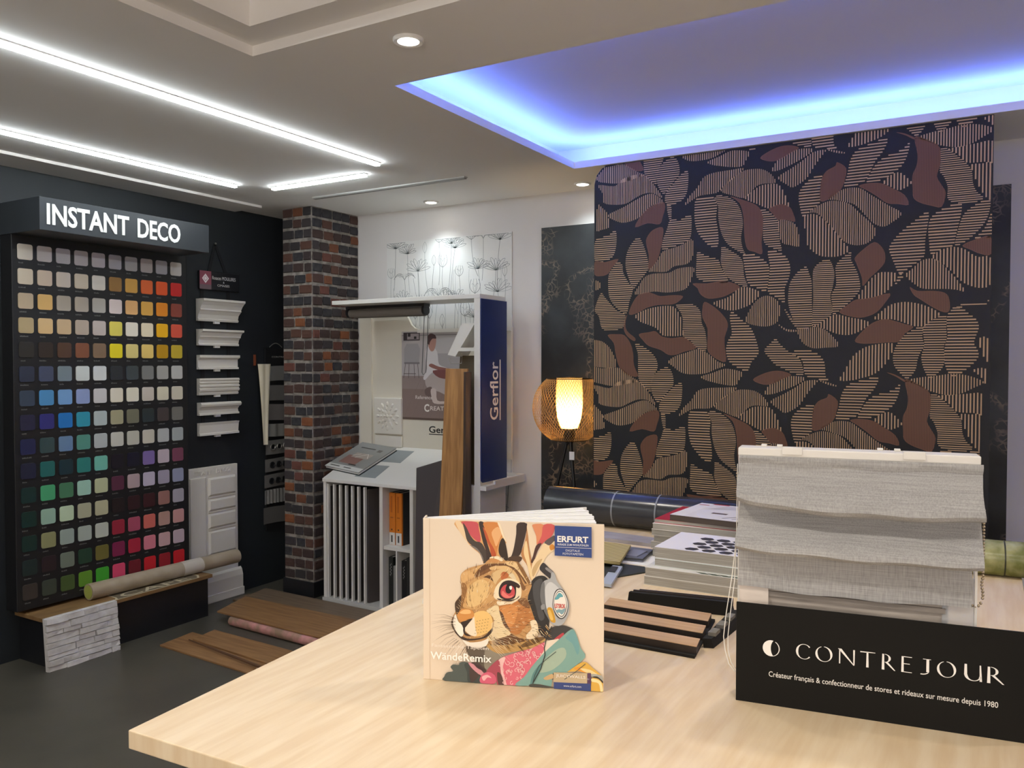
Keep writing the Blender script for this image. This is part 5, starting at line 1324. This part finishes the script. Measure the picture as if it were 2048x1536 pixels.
def crescent(cx, cy, r, a0, a1, thick, thin, tilt, sx=1.0):
    """ring arc whose width swells with the angle, like a broad-nib pen"""
    n = 36; out = []; inn = []
    for i in range(n + 1):
        a = math.radians(a0 + (a1 - a0) * i / n)
        w = thin + (thick - thin) * abs(math.cos(a - math.radians(tilt))) ** 2.2
        out.append((cx + r * sx * math.cos(a), cy + r * math.sin(a))); inn.append((cx + (r * sx - w) * math.cos(a), cy + (r - w * 0.8) * math.sin(a)))
    for i in range(n):
        pr.poly([out[i], out[i + 1], inn[i + 1], inn[i]], ivory, True)
# moon emblem
pr.k += 1
mc = (0.0616, 0.1042); rm = 0.0146
o_ = arc(mc[0], mc[1], rm, rm, 75, 285); i_ = arc(mc[0] + 0.0085, mc[1], 0.0092, 0.0162, 240, 120)
pr.poly(o_ + i_, ivory, True)
crescent(mc[0], mc[1], rm, -78, 60, 0.0016, 0.0011, 0)
Hh = 0.031
def stem(x0, y0, x1, y1, w0, w1):
    pr.poly([(x0 - w0 / 2, y0), (x0 + w0 / 2, y0), (x1 + w1 / 2, y1), (x1 - w1 / 2, y1)], ivory, True)
bx = 0.089
def base(u): return bx
pr.k += 1
y0 = bx
def glyph_C(x): crescent(x + 0.015, y0 + Hh / 2, Hh / 2, 42, 318, 0.0045, 0.0012, 180)
def glyph_O(x): crescent(x + 0.0155, y0 + Hh / 2, Hh / 2, 108, 450, 0.0042, 0.0011, 15)
def glyph_N(x):
    stem(x + 0.003, y0, x + 0.003, y0 + Hh, 0.0018, 0.0018); stem(x + 0.0245, y0 - 0.001, x + 0.003, y0 + Hh, 0.0016, 0.0052); stem(x + 0.0245, y0, x + 0.0245, y0 + Hh, 0.0018, 0.0026)
def glyph_T(x):
    stem(x + 0.014, y0, x + 0.014, y0 + Hh - 0.002, 0.0046, 0.0032); pr.poly([(x + 0.001, y0 + Hh - 0.0022), (x + 0.028, y0 + Hh - 0.0012), (x + 0.028, y0 + Hh), (x + 0.001, y0 + Hh)], ivory, True)
def glyph_R(x):
    stem(x + 0.0035, y0, x + 0.0035, y0 + Hh, 0.0042, 0.0030)
    crescent(x + 0.006, y0 + Hh - 0.0083, 0.0083, -90, 90, 0.0036, 0.0012, 0, 1.15)
    stem(x + 0.022, y0, x + 0.0085, y0 + Hh - 0.0155, 0.0022, 0.0048)
def glyph_E(x):
    stem(x + 0.003, y0, x + 0.003, y0 + Hh, 0.0046, 0.0038)
    for yy, l in ((y0, 0.0165), (y0 + Hh * 0.52, 0.0125), (y0 + Hh - 0.0012, 0.0165)): pr.rect(x + 0.004, yy, l, 0.0013, ivory, True)
def glyph_J(x):
    stem(x + 0.011, y0 + 0.002, x + 0.011, y0 + Hh, 0.0036, 0.0034); crescent(x + 0.004, y0 + 0.004, 0.0088, 255, 345, 0.0012, 0.0026, 0); pr.rect(x + 0.005, y0 + Hh - 0.0012, 0.010, 0.0012, ivory, True)
def glyph_U(x):
    stem(x + 0.003, y0 + 0.010, x + 0.003, y0 + Hh, 0.0044, 0.0034); crescent(x + 0.0135, y0 + 0.0115, 0.0122, 180, 345, 0.0046, 0.0014, 195, 1.03); stem(x + 0.0245, y0 - 0.0005, x + 0.0235, y0 + Hh, 0.0034, 0.0020)
for g, xa, xb in ((glyph_C, 0.1039, 0.1278), (glyph_O, 0.1365, 0.1646), (glyph_N, 0.1736, 0.2010), (glyph_T, 0.2096, 0.2334), (glyph_R, 0.2437, 0.2653), (glyph_E, 0.2742, 0.2905), (glyph_J, 0.3033, 0.3194), (glyph_O, 0.3284, 0.3570), (glyph_U, 0.3687, 0.3950), (glyph_R, 0.4022, 0.4270)):
    k_ = len(pr.P); g(0.0)
    xs_ = [p[0] for P_ in pr.P[k_:] for p in P_[0]]; ys_ = [p[1] for P_ in pr.P[k_:] for p in P_[0]]
    lo_, hi_, bo_, to_ = min(xs_), max(xs_), min(ys_), max(ys_)
    for q_ in range(k_, len(pr.P)):
        P_ = pr.P[q_]
        pr.P[q_] = ([(xa + (p[0] - lo_) / (hi_ - lo_) * (xb - xa), 0.0920 + (p[1] - bo_) / (to_ - bo_) * 0.0272) for p in P_[0]], P_[1], P_[2])
pr.text('Créateur français & confectionneur de stores et rideaux sur mesure depuis 1980', 0.0577, 0.0495, 0.361, 0.0128, 'dfdcd6', 0.006)
pr.build('sign_print', sg_)

# ------------------------------------------------------------------ roman blind sample on its stand
t = thing('roman_blind_sample', 'grey linen roman blind sample with soft folds on a small counter stand', 'blind', SM @ Vector((0.195, 0.07, 0)))
hr = part('head_rail', lam_white, t, lambda b: b.box(-0.003, 0.394, 0.035, 0.085, 0.447, 0.462), M=SM, bev=0.002)
for a in (0.075, 0.275):
    part('rail_clip', lam_white, hr, lambda b: (b.box(a, a + 0.035, 0.031, 0.05, 0.452, 0.4655), b.box(a - 0.04, a - 0.03, 0.07, 0.083, 0.462, 0.466), b.box(a - 0.012, a - 0.002, 0.07, 0.083, 0.462, 0.466)), M=SM, bev=0.001)
part('side_upright', lam_white, t, lambda b: b.box(-0.004, 0.0, 0.05, 0.07, 0.0, 0.447), M=SM)
part('side_upright', lam_white, t, lambda b: b.box(0.389, 0.393, 0.05, 0.07, 0.0, 0.447), M=SM)
part('foot_plate', lam_white, t, lambda b: b.box(0.0, 0.392, 0.03, 0.14, 0.0, 0.004), M=SM)
prof = [(0.448, 0.034), (0.443, 0.032), (0.436, 0.034), (0.430, 0.037), (0.424, 0.034), (0.41, 0.024), (0.395, 0.013), (0.38, 0.002), (0.370, -0.006), (0.361, -0.009), (0.354, -0.004), (0.350, 0.012), (0.348, 0.035), (0.346, 0.050), (0.340, 0.053), (0.332, 0.048), (0.322, 0.036), (0.310, 0.019), (0.298, 0.003), (0.288, -0.008), (0.280, -0.010), (0.274, -0.004), (0.272, 0.018), (0.273, 0.040), (0.265, 0.046), (0.25, 0.046), (0.23, 0.044), (0.215, 0.042), (0.205, 0.041), (0.199, 0.041)]
def _cloth(b):
    n = 60; vs = []; fs = []; m = len(prof)
    for i in range(n + 1):
        f = i / n
        for k, (z, y) in enumerate(prof):
            ed = math.exp(-f / 0.09)
            sag = 0.006 * math.sin(math.pi * f) - 0.004
            fold = 1.0 if 0.27 < z < 0.43 else 0.2
            yy = y + (0.46 - z) * 0.0 - fold * 0.004 * math.sin(5 * f + 9 * z) + ed * 0.010 * fold * (1 if y < 0.03 else -0.3)
            zz_ = z - sag * (0.5 if z > 0.4 else 1) * (1 if z < 0.44 else 0) + ed * 0.012 * (1 if 0.33 < z < 0.375 else 0) + 0.0015 * math.sin(17 * f + 30 * z) * (1 if z < 0.44 else 0)
            wob = 0.0015 * math.sin(60 * z)
            vs.append((-0.002 + wob + f * (0.398 - (0.012 if z < 0.27 else 0) * 1.0), yy, zz_))
    k0 = len(vs)
    vs += [(p[0], p[1] + 0.0016, p[2]) for p in vs]
    for i in range(n):
        for k in range(m - 1):
            a = i * m + k
            fs += [(a, a + 1, a + m + 1, a + m), (k0 + a, k0 + a + m, k0 + a + m + 1, k0 + a + 1)]
    for k in range(m - 1):
        fs += [(k, k0 + k, k0 + k + 1, k + 1), (n * m + k, n * m + k + 1, k0 + n * m + k + 1, k0 + n * m + k)]
    b.add(vs, fs)
linen = bpy.data.materials.new('grey linen'); linen.use_nodes = True
_nt = linen.node_tree; _bs = _nt.nodes['Principled BSDF']; _bs.inputs['Roughness'].default_value = 0.9
_tc = _nt.nodes.new('ShaderNodeTexCoord')
_cr = _nt.nodes.new('ShaderNodeValToRGB'); _cr.color_ramp.elements[0].color = lin('8a8988'); _cr.color_ramp.elements[0].position = 0.3; _cr.color_ramp.elements[1].color = lin('b2b1b0'); _cr.color_ramp.elements[1].position = 0.7
_mx = _nt.nodes.new('ShaderNodeMath'); _mx.operation = 'MULTIPLY_ADD'; _mx.inputs[1].default_value = 0.5
for k_, sc in enumerate(((14, 14, 700), (500, 500, 12))):
    _mp = _nt.nodes.new('ShaderNodeMapping'); _mp.inputs['Scale'].default_value = sc
    _nt.links.new(_tc.outputs['Object'], _mp.inputs[0])
    _nn = _nt.nodes.new('ShaderNodeTexNoise'); _nn.inputs['Scale'].default_value = 1.0; _nn.inputs['Detail'].default_value = 2
    _nt.links.new(_mp.outputs[0], _nn.inputs[0])
    if k_ == 0: _nt.links.new(_nn.outputs[0], _mx.inputs[0])
    else:
        _h = _nt.nodes.new('ShaderNodeMath'); _h.operation = 'MULTIPLY'; _h.inputs[1].default_value = 0.5
        _nt.links.new(_nn.outputs[0], _h.inputs[0]); _nt.links.new(_h.outputs[0], _mx.inputs[2])
_nt.links.new(_mx.outputs[0], _cr.inputs[0]); _nt.links.new(_cr.outputs[0], _bs.inputs['Base Color'])
part('blind_fabric', linen, t, _cloth, M=SM, smooth=True)
part('rear_blind', mat('grey woodgrain slats', '9c948c', 0.6, vary=(8, 'bdb4aa', (1, 1, 18))), t, lambda b: b.box(0.05, 0.35, 0.056, 0.06, 0.01, 0.25), M=SM)
part('white_card', mat('pinkish white card', 'ddd2c8', 0.6), t, lambda b: b.box(0.0, 0.052, 0.047, 0.05, 0.02, 0.25), M=SM)
part('bottom_bar', mat('grey bar', '8c847c', 0.5), t, lambda b: b.box(0.05, 0.345, 0.050, 0.056, 0.185, 0.194), M=SM)
part('clear_plate', mat('clear acrylic', 'd2d4d6', 0.1, alpha=0.45), t, lambda b: b.box(0.34, 0.388, 0.052, 0.055, 0.004, 0.25), M=SM)
def _beads(b):
    pts = [(0.4005, 0.045, 0.370 - 0.0056 * i) for i in range(18)] + [(0.4005 + 0.001 * math.sin(i), 0.052, 0.2685 - 0.0056 * i) for i in range(10)]
    pts += [(0.3985, 0.052, 0.2095), (0.395, 0.052, 0.2045), (0.3905, 0.052, 0.2025), (0.386, 0.052, 0.2045), (0.3825, 0.052, 0.208)]
    for p in pts: b.ball(p, 0.0026, 7, 5)
part('bead_chain', mat('metal beads', 'a89880', 0.35, 0.7), t, _beads, M=SM, smooth=True)
def _cord(b):
    for path in ([(-0.005, 0.045, 0.43), (-0.006, 0.045, 0.29), (-0.012, 0.03, 0.22), (-0.021, 0.02, 0.15), (-0.0245, 0.015, 0.11), (-0.021, 0.012, 0.085), (-0.014, 0.010, 0.062), (-0.004, 0.010, 0.050), (0.004, 0.012, 0.0495)],
                 [(-0.006, 0.045, 0.29), (-0.008, 0.035, 0.21), (-0.014, 0.025, 0.15), (-0.017, 0.018, 0.11), (-0.016, 0.014, 0.085), (-0.010, 0.012, 0.064), (-0.003, 0.012, 0.054), (0.004, 0.012, 0.053)]):
        sm = []
        for i in range(len(path) - 1):
            for j in range(5):
                f = j / 5; sm.append(tuple(path[i][k] * (1 - f) + path[i + 1][k] * f for k in range(3)))
        sm.append(path[-1])
        b.tube(sm, 0.0009, 6)
part('pull_cord', mat('white cord', 'e6e2d8', 0.6), t, _cord, M=SM)

# ------------------------------------------------------------------ slat and batten samples
core = mat('dark slat core', '2b211b', 0.6)
felt = mat('black felt', '191715', 0.95)
t = thing('slat_panel_sample', 'acoustic panel sample with three oak slats on black felt', 'sample board', (-0.67, 1.79, TZ))
part('felt_backing', felt, t, lambda b: b.hexa([(-0.79, 1.66, TZ), (-0.531, 1.66, TZ), (-0.566, 1.925, TZ), (-0.825, 1.925, TZ)], [(-0.79, 1.66, TZ + 0.006), (-0.531, 1.66, TZ + 0.006), (-0.566, 1.925, TZ + 0.006), (-0.825, 1.925, TZ + 0.006)]))
for y0_, y1_ in ((1.672, 1.724), (1.763, 1.818), (1.852, 1.912)):
    def sx(y): return -0.5305 - 0.17 * (y - 1.672)
    q = [(sx(y0_) - 0.262, y0_), (sx(y0_), y0_), (sx(y1_), y1_), (sx(y1_) - 0.262, y1_)]
    so = part('slat', core, t, lambda b: b.hexa([(p[0], p[1], TZ + 0.006) for p in q], [(p[0], p[1], TZ + 0.0212) for p in q]))
    part('oak_veneer', oak_slat, so, lambda b: b.hexa([(p[0], p[1], TZ + 0.0213) for p in q], [(p[0], p[1], TZ + 0.0225) for p in q]))
t = thing('grooved_batten_sample', 'black grooved batten sample lying behind the oak slats', 'sample board', (-0.66, 1.97, TZ))
part('batten', felt, t, lambda b: b.hexa([(-0.80, 1.945, TZ), (-0.545, 1.985, TZ), (-0.548, 2.03, TZ), (-0.803, 1.99, TZ)], [(-0.795, 1.945, TZ + 0.034), (-0.545, 1.985, TZ + 0.034), (-0.545, 1.998, TZ + 0.034), (-0.795, 1.958, TZ + 0.034)]))
for k in range(2):
    part('ridge', core, t, lambda b: b.hexa([(-0.79 + 0.012 * k, 1.962 + 0.012 * k, TZ + 0.02), (-0.548, 2.001 + 0.012 * k, TZ + 0.02), (-0.548, 2.007 + 0.012 * k, TZ + 0.02), (-0.79 + 0.012 * k, 1.968 + 0.012 * k, TZ + 0.02)], [(-0.79 + 0.012 * k, 1.962 + 0.012 * k, TZ + 0.036), (-0.548, 2.001 + 0.012 * k, TZ + 0.036), (-0.548, 2.007 + 0.012 * k, TZ + 0.036), (-0.79 + 0.012 * k, 1.968 + 0.012 * k, TZ + 0.036)]))
t = thing('felt_panel_sample', 'dark felt panel offcut with grey foam pads beside the oak slats', 'sample board', (-0.525, 1.87, TZ))
part('felt_backing', felt, t, lambda b: b.hexa([(-0.535, 1.735, TZ), (-0.515, 1.742, TZ), (-0.50, 1.985, TZ), (-0.54, 1.975, TZ)], [(-0.538, 1.735, TZ + 0.02), (-0.52, 1.742, TZ + 0.02), (-0.51, 1.985, TZ + 0.02), (-0.54, 1.975, TZ + 0.02)]))
foam = mat('grey foam', '7b776e', 0.9)
for yy in (1.76, 1.82, 1.885):
    part('foam_pad', foam, t, lambda b: b.box(-0.533, -0.516, yy, yy + 0.035, TZ + 0.0202, TZ + 0.028))

# ------------------------------------------------------------------ catalogues and loose samples
def book(name, label, x0, x1, y0, y1, z0, z1, cover, rot=0.0, group='catalogues stacked on the counter', pm=None, prn=None):
    c = Vector(((x0 + x1) / 2, (y0 + y1) / 2, z0)); M = Matrix.Translation(c) @ Matrix.Rotation(math.radians(rot), 4, 'Z')
    w, d, h = (x1 - x0) / 2, (y1 - y0) / 2, z1 - z0
    t = thing(name, label, 'book', c, group)
    cm = mat('cover ' + cover, cover, 0.35)
    part('back_cover', cm, t, lambda b: b.box(-w, w, -d, d, 0.0, 0.0012), M=M)
    part('pages', pm or paper_grey, t, lambda b: b.box(-w + 0.001, w - 0.001, -d + 0.001, d - 0.001, 0.0012, h - 0.0012), M=M)
    f = part('front_cover', cm, t, lambda b: b.box(-w, w, -d, d, h - 0.0012, h - 0.0002), M=M)
    if prn:
        R_ = M.to_3x3()
        p = Print(M @ Vector((-w, -d, h - 0.0002)), R_ @ X, R_ @ Y, Z, lift=0.0003); prn(p, 2 * w, 2 * d); p.build('cover_print', f)
book('thick_catalogue', 'thick grey-paged catalogue at the bottom of the front stack', -0.835, -0.45, 2.152, 2.42, TZ, TZ + 0.024, 'c8c5bd')
def _p2(p, w, d):
    for k in range(5): p.poly([(0.16 + 0.03 * k, 0.004), (0.185 + 0.03 * k, 0.004), (0.165 + 0.03 * k, 0.018), (0.14 + 0.03 * k, 0.018)], '4e5a4c')
book('thick_catalogue', 'thick catalogue second from the bottom of the front stack', -0.833, -0.45, 2.154, 2.42, TZ + 0.024, TZ + 0.049, 'dcdad4', prn=_p2)
book('thick_catalogue', 'pale green-grey catalogue third from the bottom of the front stack', -0.815, -0.45, 2.182, 2.44, TZ + 0.049, TZ + 0.070, 'c6cec8')
def _p3(p, w, d):
    p.rect(0, 0, w, d, 'e2dfe2')
    for r_ in range(5):
        for k in range(7):
            cx, cy = 0.10 + 0.048 * k + (0.024 if r_ % 2 else 0), 0.025 + 0.036 * r_
            if cx + 0.022 < w: p.poly([(cx + 0.021 * math.cos(math.pi / 3 * j), cy + 0.019 * math.sin(math.pi / 3 * j)) for j in range(6)], '3a383c')
book('thick_catalogue', 'catalogue with black hexagons on its cover topping the front stack', -0.817, -0.45, 2.186, 2.42, TZ + 0.070, TZ + 0.101, 'e2dfe2', prn=_p3)
for k, (x0, y0_, z0, z1, c, rot, lab) in enumerate(((-0.93, 2.47, TZ, TZ + 0.03, 'b9b2a8', 0, 'magazine at the bottom of the rear stack'), (-0.935, 2.465, TZ + 0.03, TZ + 0.052, 'c9c0b6', 1, 'beige magazine second from the bottom of the rear stack'), (-0.925, 2.47, TZ + 0.052, TZ + 0.072, '9c948a', -1, 'worn magazine third from the bottom of the rear stack'),
        (-0.93, 2.46, TZ + 0.072, TZ + 0.092, 'd8d2cc', 0, 'pale magazine fourth from the bottom of the rear stack'), (-0.925, 2.455, TZ + 0.092, TZ + 0.112, 'ded8d2', 0.5, 'magazine with a green strip near the top of the rear stack'), (-0.92, 2.465, TZ + 0.112, TZ + 0.124, 'b02038', -1, 'red-covered magazine second from the top of the rear stack'))):
    book('magazine', lab, x0, x0 + 0.40, y0_, y0_ + 0.26, z0, z1, c, rot, 'magazines in the rear stack')
def _p4(p, w, d):
    p.rect(0, 0, w, d, 'd6d3d2'); p.rect(0, d - 0.012, 0.1, 0.012, 'b02038'); p.rect(0.0, 0.0, 0.045, d, 'dedbd8'); p.rect(0.006, d - 0.04, 0.035, 0.012, 'a8504e'); p.rect(0.10, 0.09, 0.05, 0.02, '5c4e4c')
    for k in range(5): p.line([(0.16 + 0.03 * k, 0.03), (0.19 + 0.035 * k, 0.07)], 0.006, '6a605e')
    p.poly([(0.06, 0.16), (0.2, 0.2), (0.3, 0.17), (0.38, 0.22), (0.36, 0.24), (0.1, 0.24)], 'bfbcbc')
book('magazine', 'white glossy magazine with a dark thick edge topping the rear stack', -0.862, -0.47, 2.45, 2.71, TZ + 0.124, TZ + 0.142, '4a3c36', -5, 'magazines in the rear stack', mat('dark page edges', '4a3f38', 0.7), _p4)

def card(name, label, cat, pts, z0, th, m, bev=0.0):
    o = MB().hexa([(p[0], p[1], (p[2] if len(p) > 2 else z0)) for p in pts], [(p[0], p[1], (p[2] if len(p) > 2 else z0) + th) for p in pts]).build(name, m, bev=bev)
    return tag(o, label, cat, 'loose samples behind the book')
card('grey_oak_sample', 'grey wood-look sample strip lying behind the cards', 'sample', [(-1.22, 2.60), (-0.975, 2.60), (-0.96, 2.69), (-1.22, 2.71)], TZ, 0.012, mat('grey wood look', 'a9a3a4', 0.5, vary=(9, '8c8688', (1, 8, 1))))
card('white_folder', 'white paper folder under the sample cards', 'folder', [(-1.10, 2.335), (-0.865, 2.345), (-0.89, 2.55), (-1.12, 2.56)], TZ, 0.003, paper)
card('dark_folder', 'dark green folder lying on the counter under the blue box', 'folder', [(-1.02, 2.07), (-0.955, 2.125), (-0.862, 2.29), (-0.90, 2.325), (-1.10, 2.325)], TZ, 0.004, mat('dark green card', '2e3430', 0.5))
t = thing('tile_sample_card', 'blue-grey framed sample card on the white folder', 'sample', (-0.97, 2.43, TZ + 0.004))
part('tray', mat('blue grey card', '6d7080', 0.4), t, lambda b: b.hexa([(-1.05, 2.36, TZ + 0.004), (-0.925, 2.375, TZ + 0.004), (-0.945, 2.53, TZ + 0.004), (-1.06, 2.53, TZ + 0.004)], [(-1.05, 2.36, TZ + 0.010), (-0.925, 2.375, TZ + 0.010), (-0.945, 2.53, TZ + 0.010), (-1.06, 2.53, TZ + 0.010)]))
part('frame_edge', mat('dark edge', '2a2c33', 0.4), t, lambda b: b.tube([(-1.05, 2.36, TZ + 0.011), (-0.925, 2.375, TZ + 0.011), (-0.945, 2.53, TZ + 0.011)], 0.003, 6))
part('tile', mat('slate tile', '878a9a', 0.4), t, lambda b: b.box(-1.0, -0.955, 2.40, 2.49, TZ + 0.010, TZ + 0.013))
card('wood_relief_sample', 'yellow wood-grain relief sample card lying askew on the others', 'sample', [(-1.12, 2.26, TZ + 0.014), (-0.955, 2.265, TZ + 0.014), (-1.005, 2.475, TZ + 0.020), (-1.13, 2.475, TZ + 0.020)], TZ, 0.009, stripes_mat('yellow wood grain', '6e5b2e', 'd0bf86', 'Y', 22), 0.001)
t = thing('pale_blue_box', 'narrow pale blue box with dark clip lying in front of the wood-grain card', 'box', (-0.94, 2.17, TZ + 0.004))
part('box_body', mat('pale blue plastic', 'a9b3c2', 0.35), t, lambda b: b.hexa([(-0.925, 2.06, TZ + 0.0042), (-0.895, 2.062, TZ + 0.0042), (-0.945, 2.262, TZ + 0.0042), (-0.975, 2.258, TZ + 0.0042)], [(-0.925, 2.06, TZ + 0.012), (-0.895, 2.062, TZ + 0.012), (-0.945, 2.262, TZ + 0.013), (-0.975, 2.258, TZ + 0.013)]))
part('clip', mat('dark clip', '2a2f38', 0.4), t, lambda b: b.hexa([(-0.955, 2.18, TZ + 0.0128), (-0.935, 2.182, TZ + 0.0128), (-0.95, 2.24, TZ + 0.0132), (-0.97, 2.238, TZ + 0.0132)], [(-0.955, 2.18, TZ + 0.016), (-0.935, 2.182, TZ + 0.016), (-0.95, 2.24, TZ + 0.016), (-0.97, 2.238, TZ + 0.016)]))
o = MB()
vs = []; fs = []
n, m = 24, 8
for i in range(m + 1):
    a = math.pi / 2 * i / m
    for j in range(n):
        q = 2 * math.pi * j / n
        vs.append((-1.212 + 0.058 * math.cos(q) * math.cos(a) , 1.715 + 0.042 * math.sin(q) * math.cos(a), TZ + 0.036 * math.sin(a) ** 0.8))
for i in range(m):
    for j in range(n): fs.append((i * n + j, i * n + (j + 1) % n, (i + 1) * n + (j + 1) % n, (i + 1) * n + j))
fs.append(list(range(n))[::-1])
o = o.add(vs, fs).build('white_dome', mat('white plastic', 'e6e3dd', 0.35), smooth=True)
tag(o, 'small white domed object half hidden behind the standing book', 'object')
o = MB().tube([(-0.52, 2.09, TZ + 0.012), (-0.50, 2.12, TZ + 0.012)], 0.0115, 14).build('red_cap', mat('red plastic', 'b0263a', 0.4), smooth=True)
tag(o, 'small red cap on the counter beside the blind stand', 'cap')

# ------------------------------------------------------------------ rolls at the back of the counter
t = thing('dark_roll', 'dark glossy wrapped roll lying along the back of the counter', 'wallpaper roll', (-0.9, 2.87, TZ))
part('wrapped_roll', mat('dark glossy film', '34363b', 0.22, vary=(5, '26282c')), t, lambda b: b.tube([(-1.50, 2.86, TZ + 0.067), (-0.22, 2.885, TZ + 0.067)], 0.066, 32), smooth=True)
for x0 in (-1.22, -1.05):
    part('seam_ring', mat('pale seam', '7d8085', 0.4), t, lambda b: b.tube([(x0, 2.866, TZ + 0.067), (x0 + 0.006, 2.866, TZ + 0.067)], 0.0666, 32, False), smooth=True)
t = thing('green_roll', 'green patterned wallpaper roll in clear wrap at the right end of the counter', 'wallpaper roll', (0.1, 2.755, TZ))
part('paper_roll', mat('green mossy paper', '6f7440', 0.25, vary=(16, 'a9a878')), t, lambda b: b.tube([(-0.125, 2.755, TZ + 0.0515), (0.36, 2.79, TZ + 0.0515)], 0.051, 32), smooth=True)
part('seam_ring', mat('dark seam', '2c2f1c', 0.4), t, lambda b: b.tube([(0.032, 2.7663, TZ + 0.0515), (0.036, 2.7666, TZ + 0.0515)], 0.0515, 32, False), smooth=True)
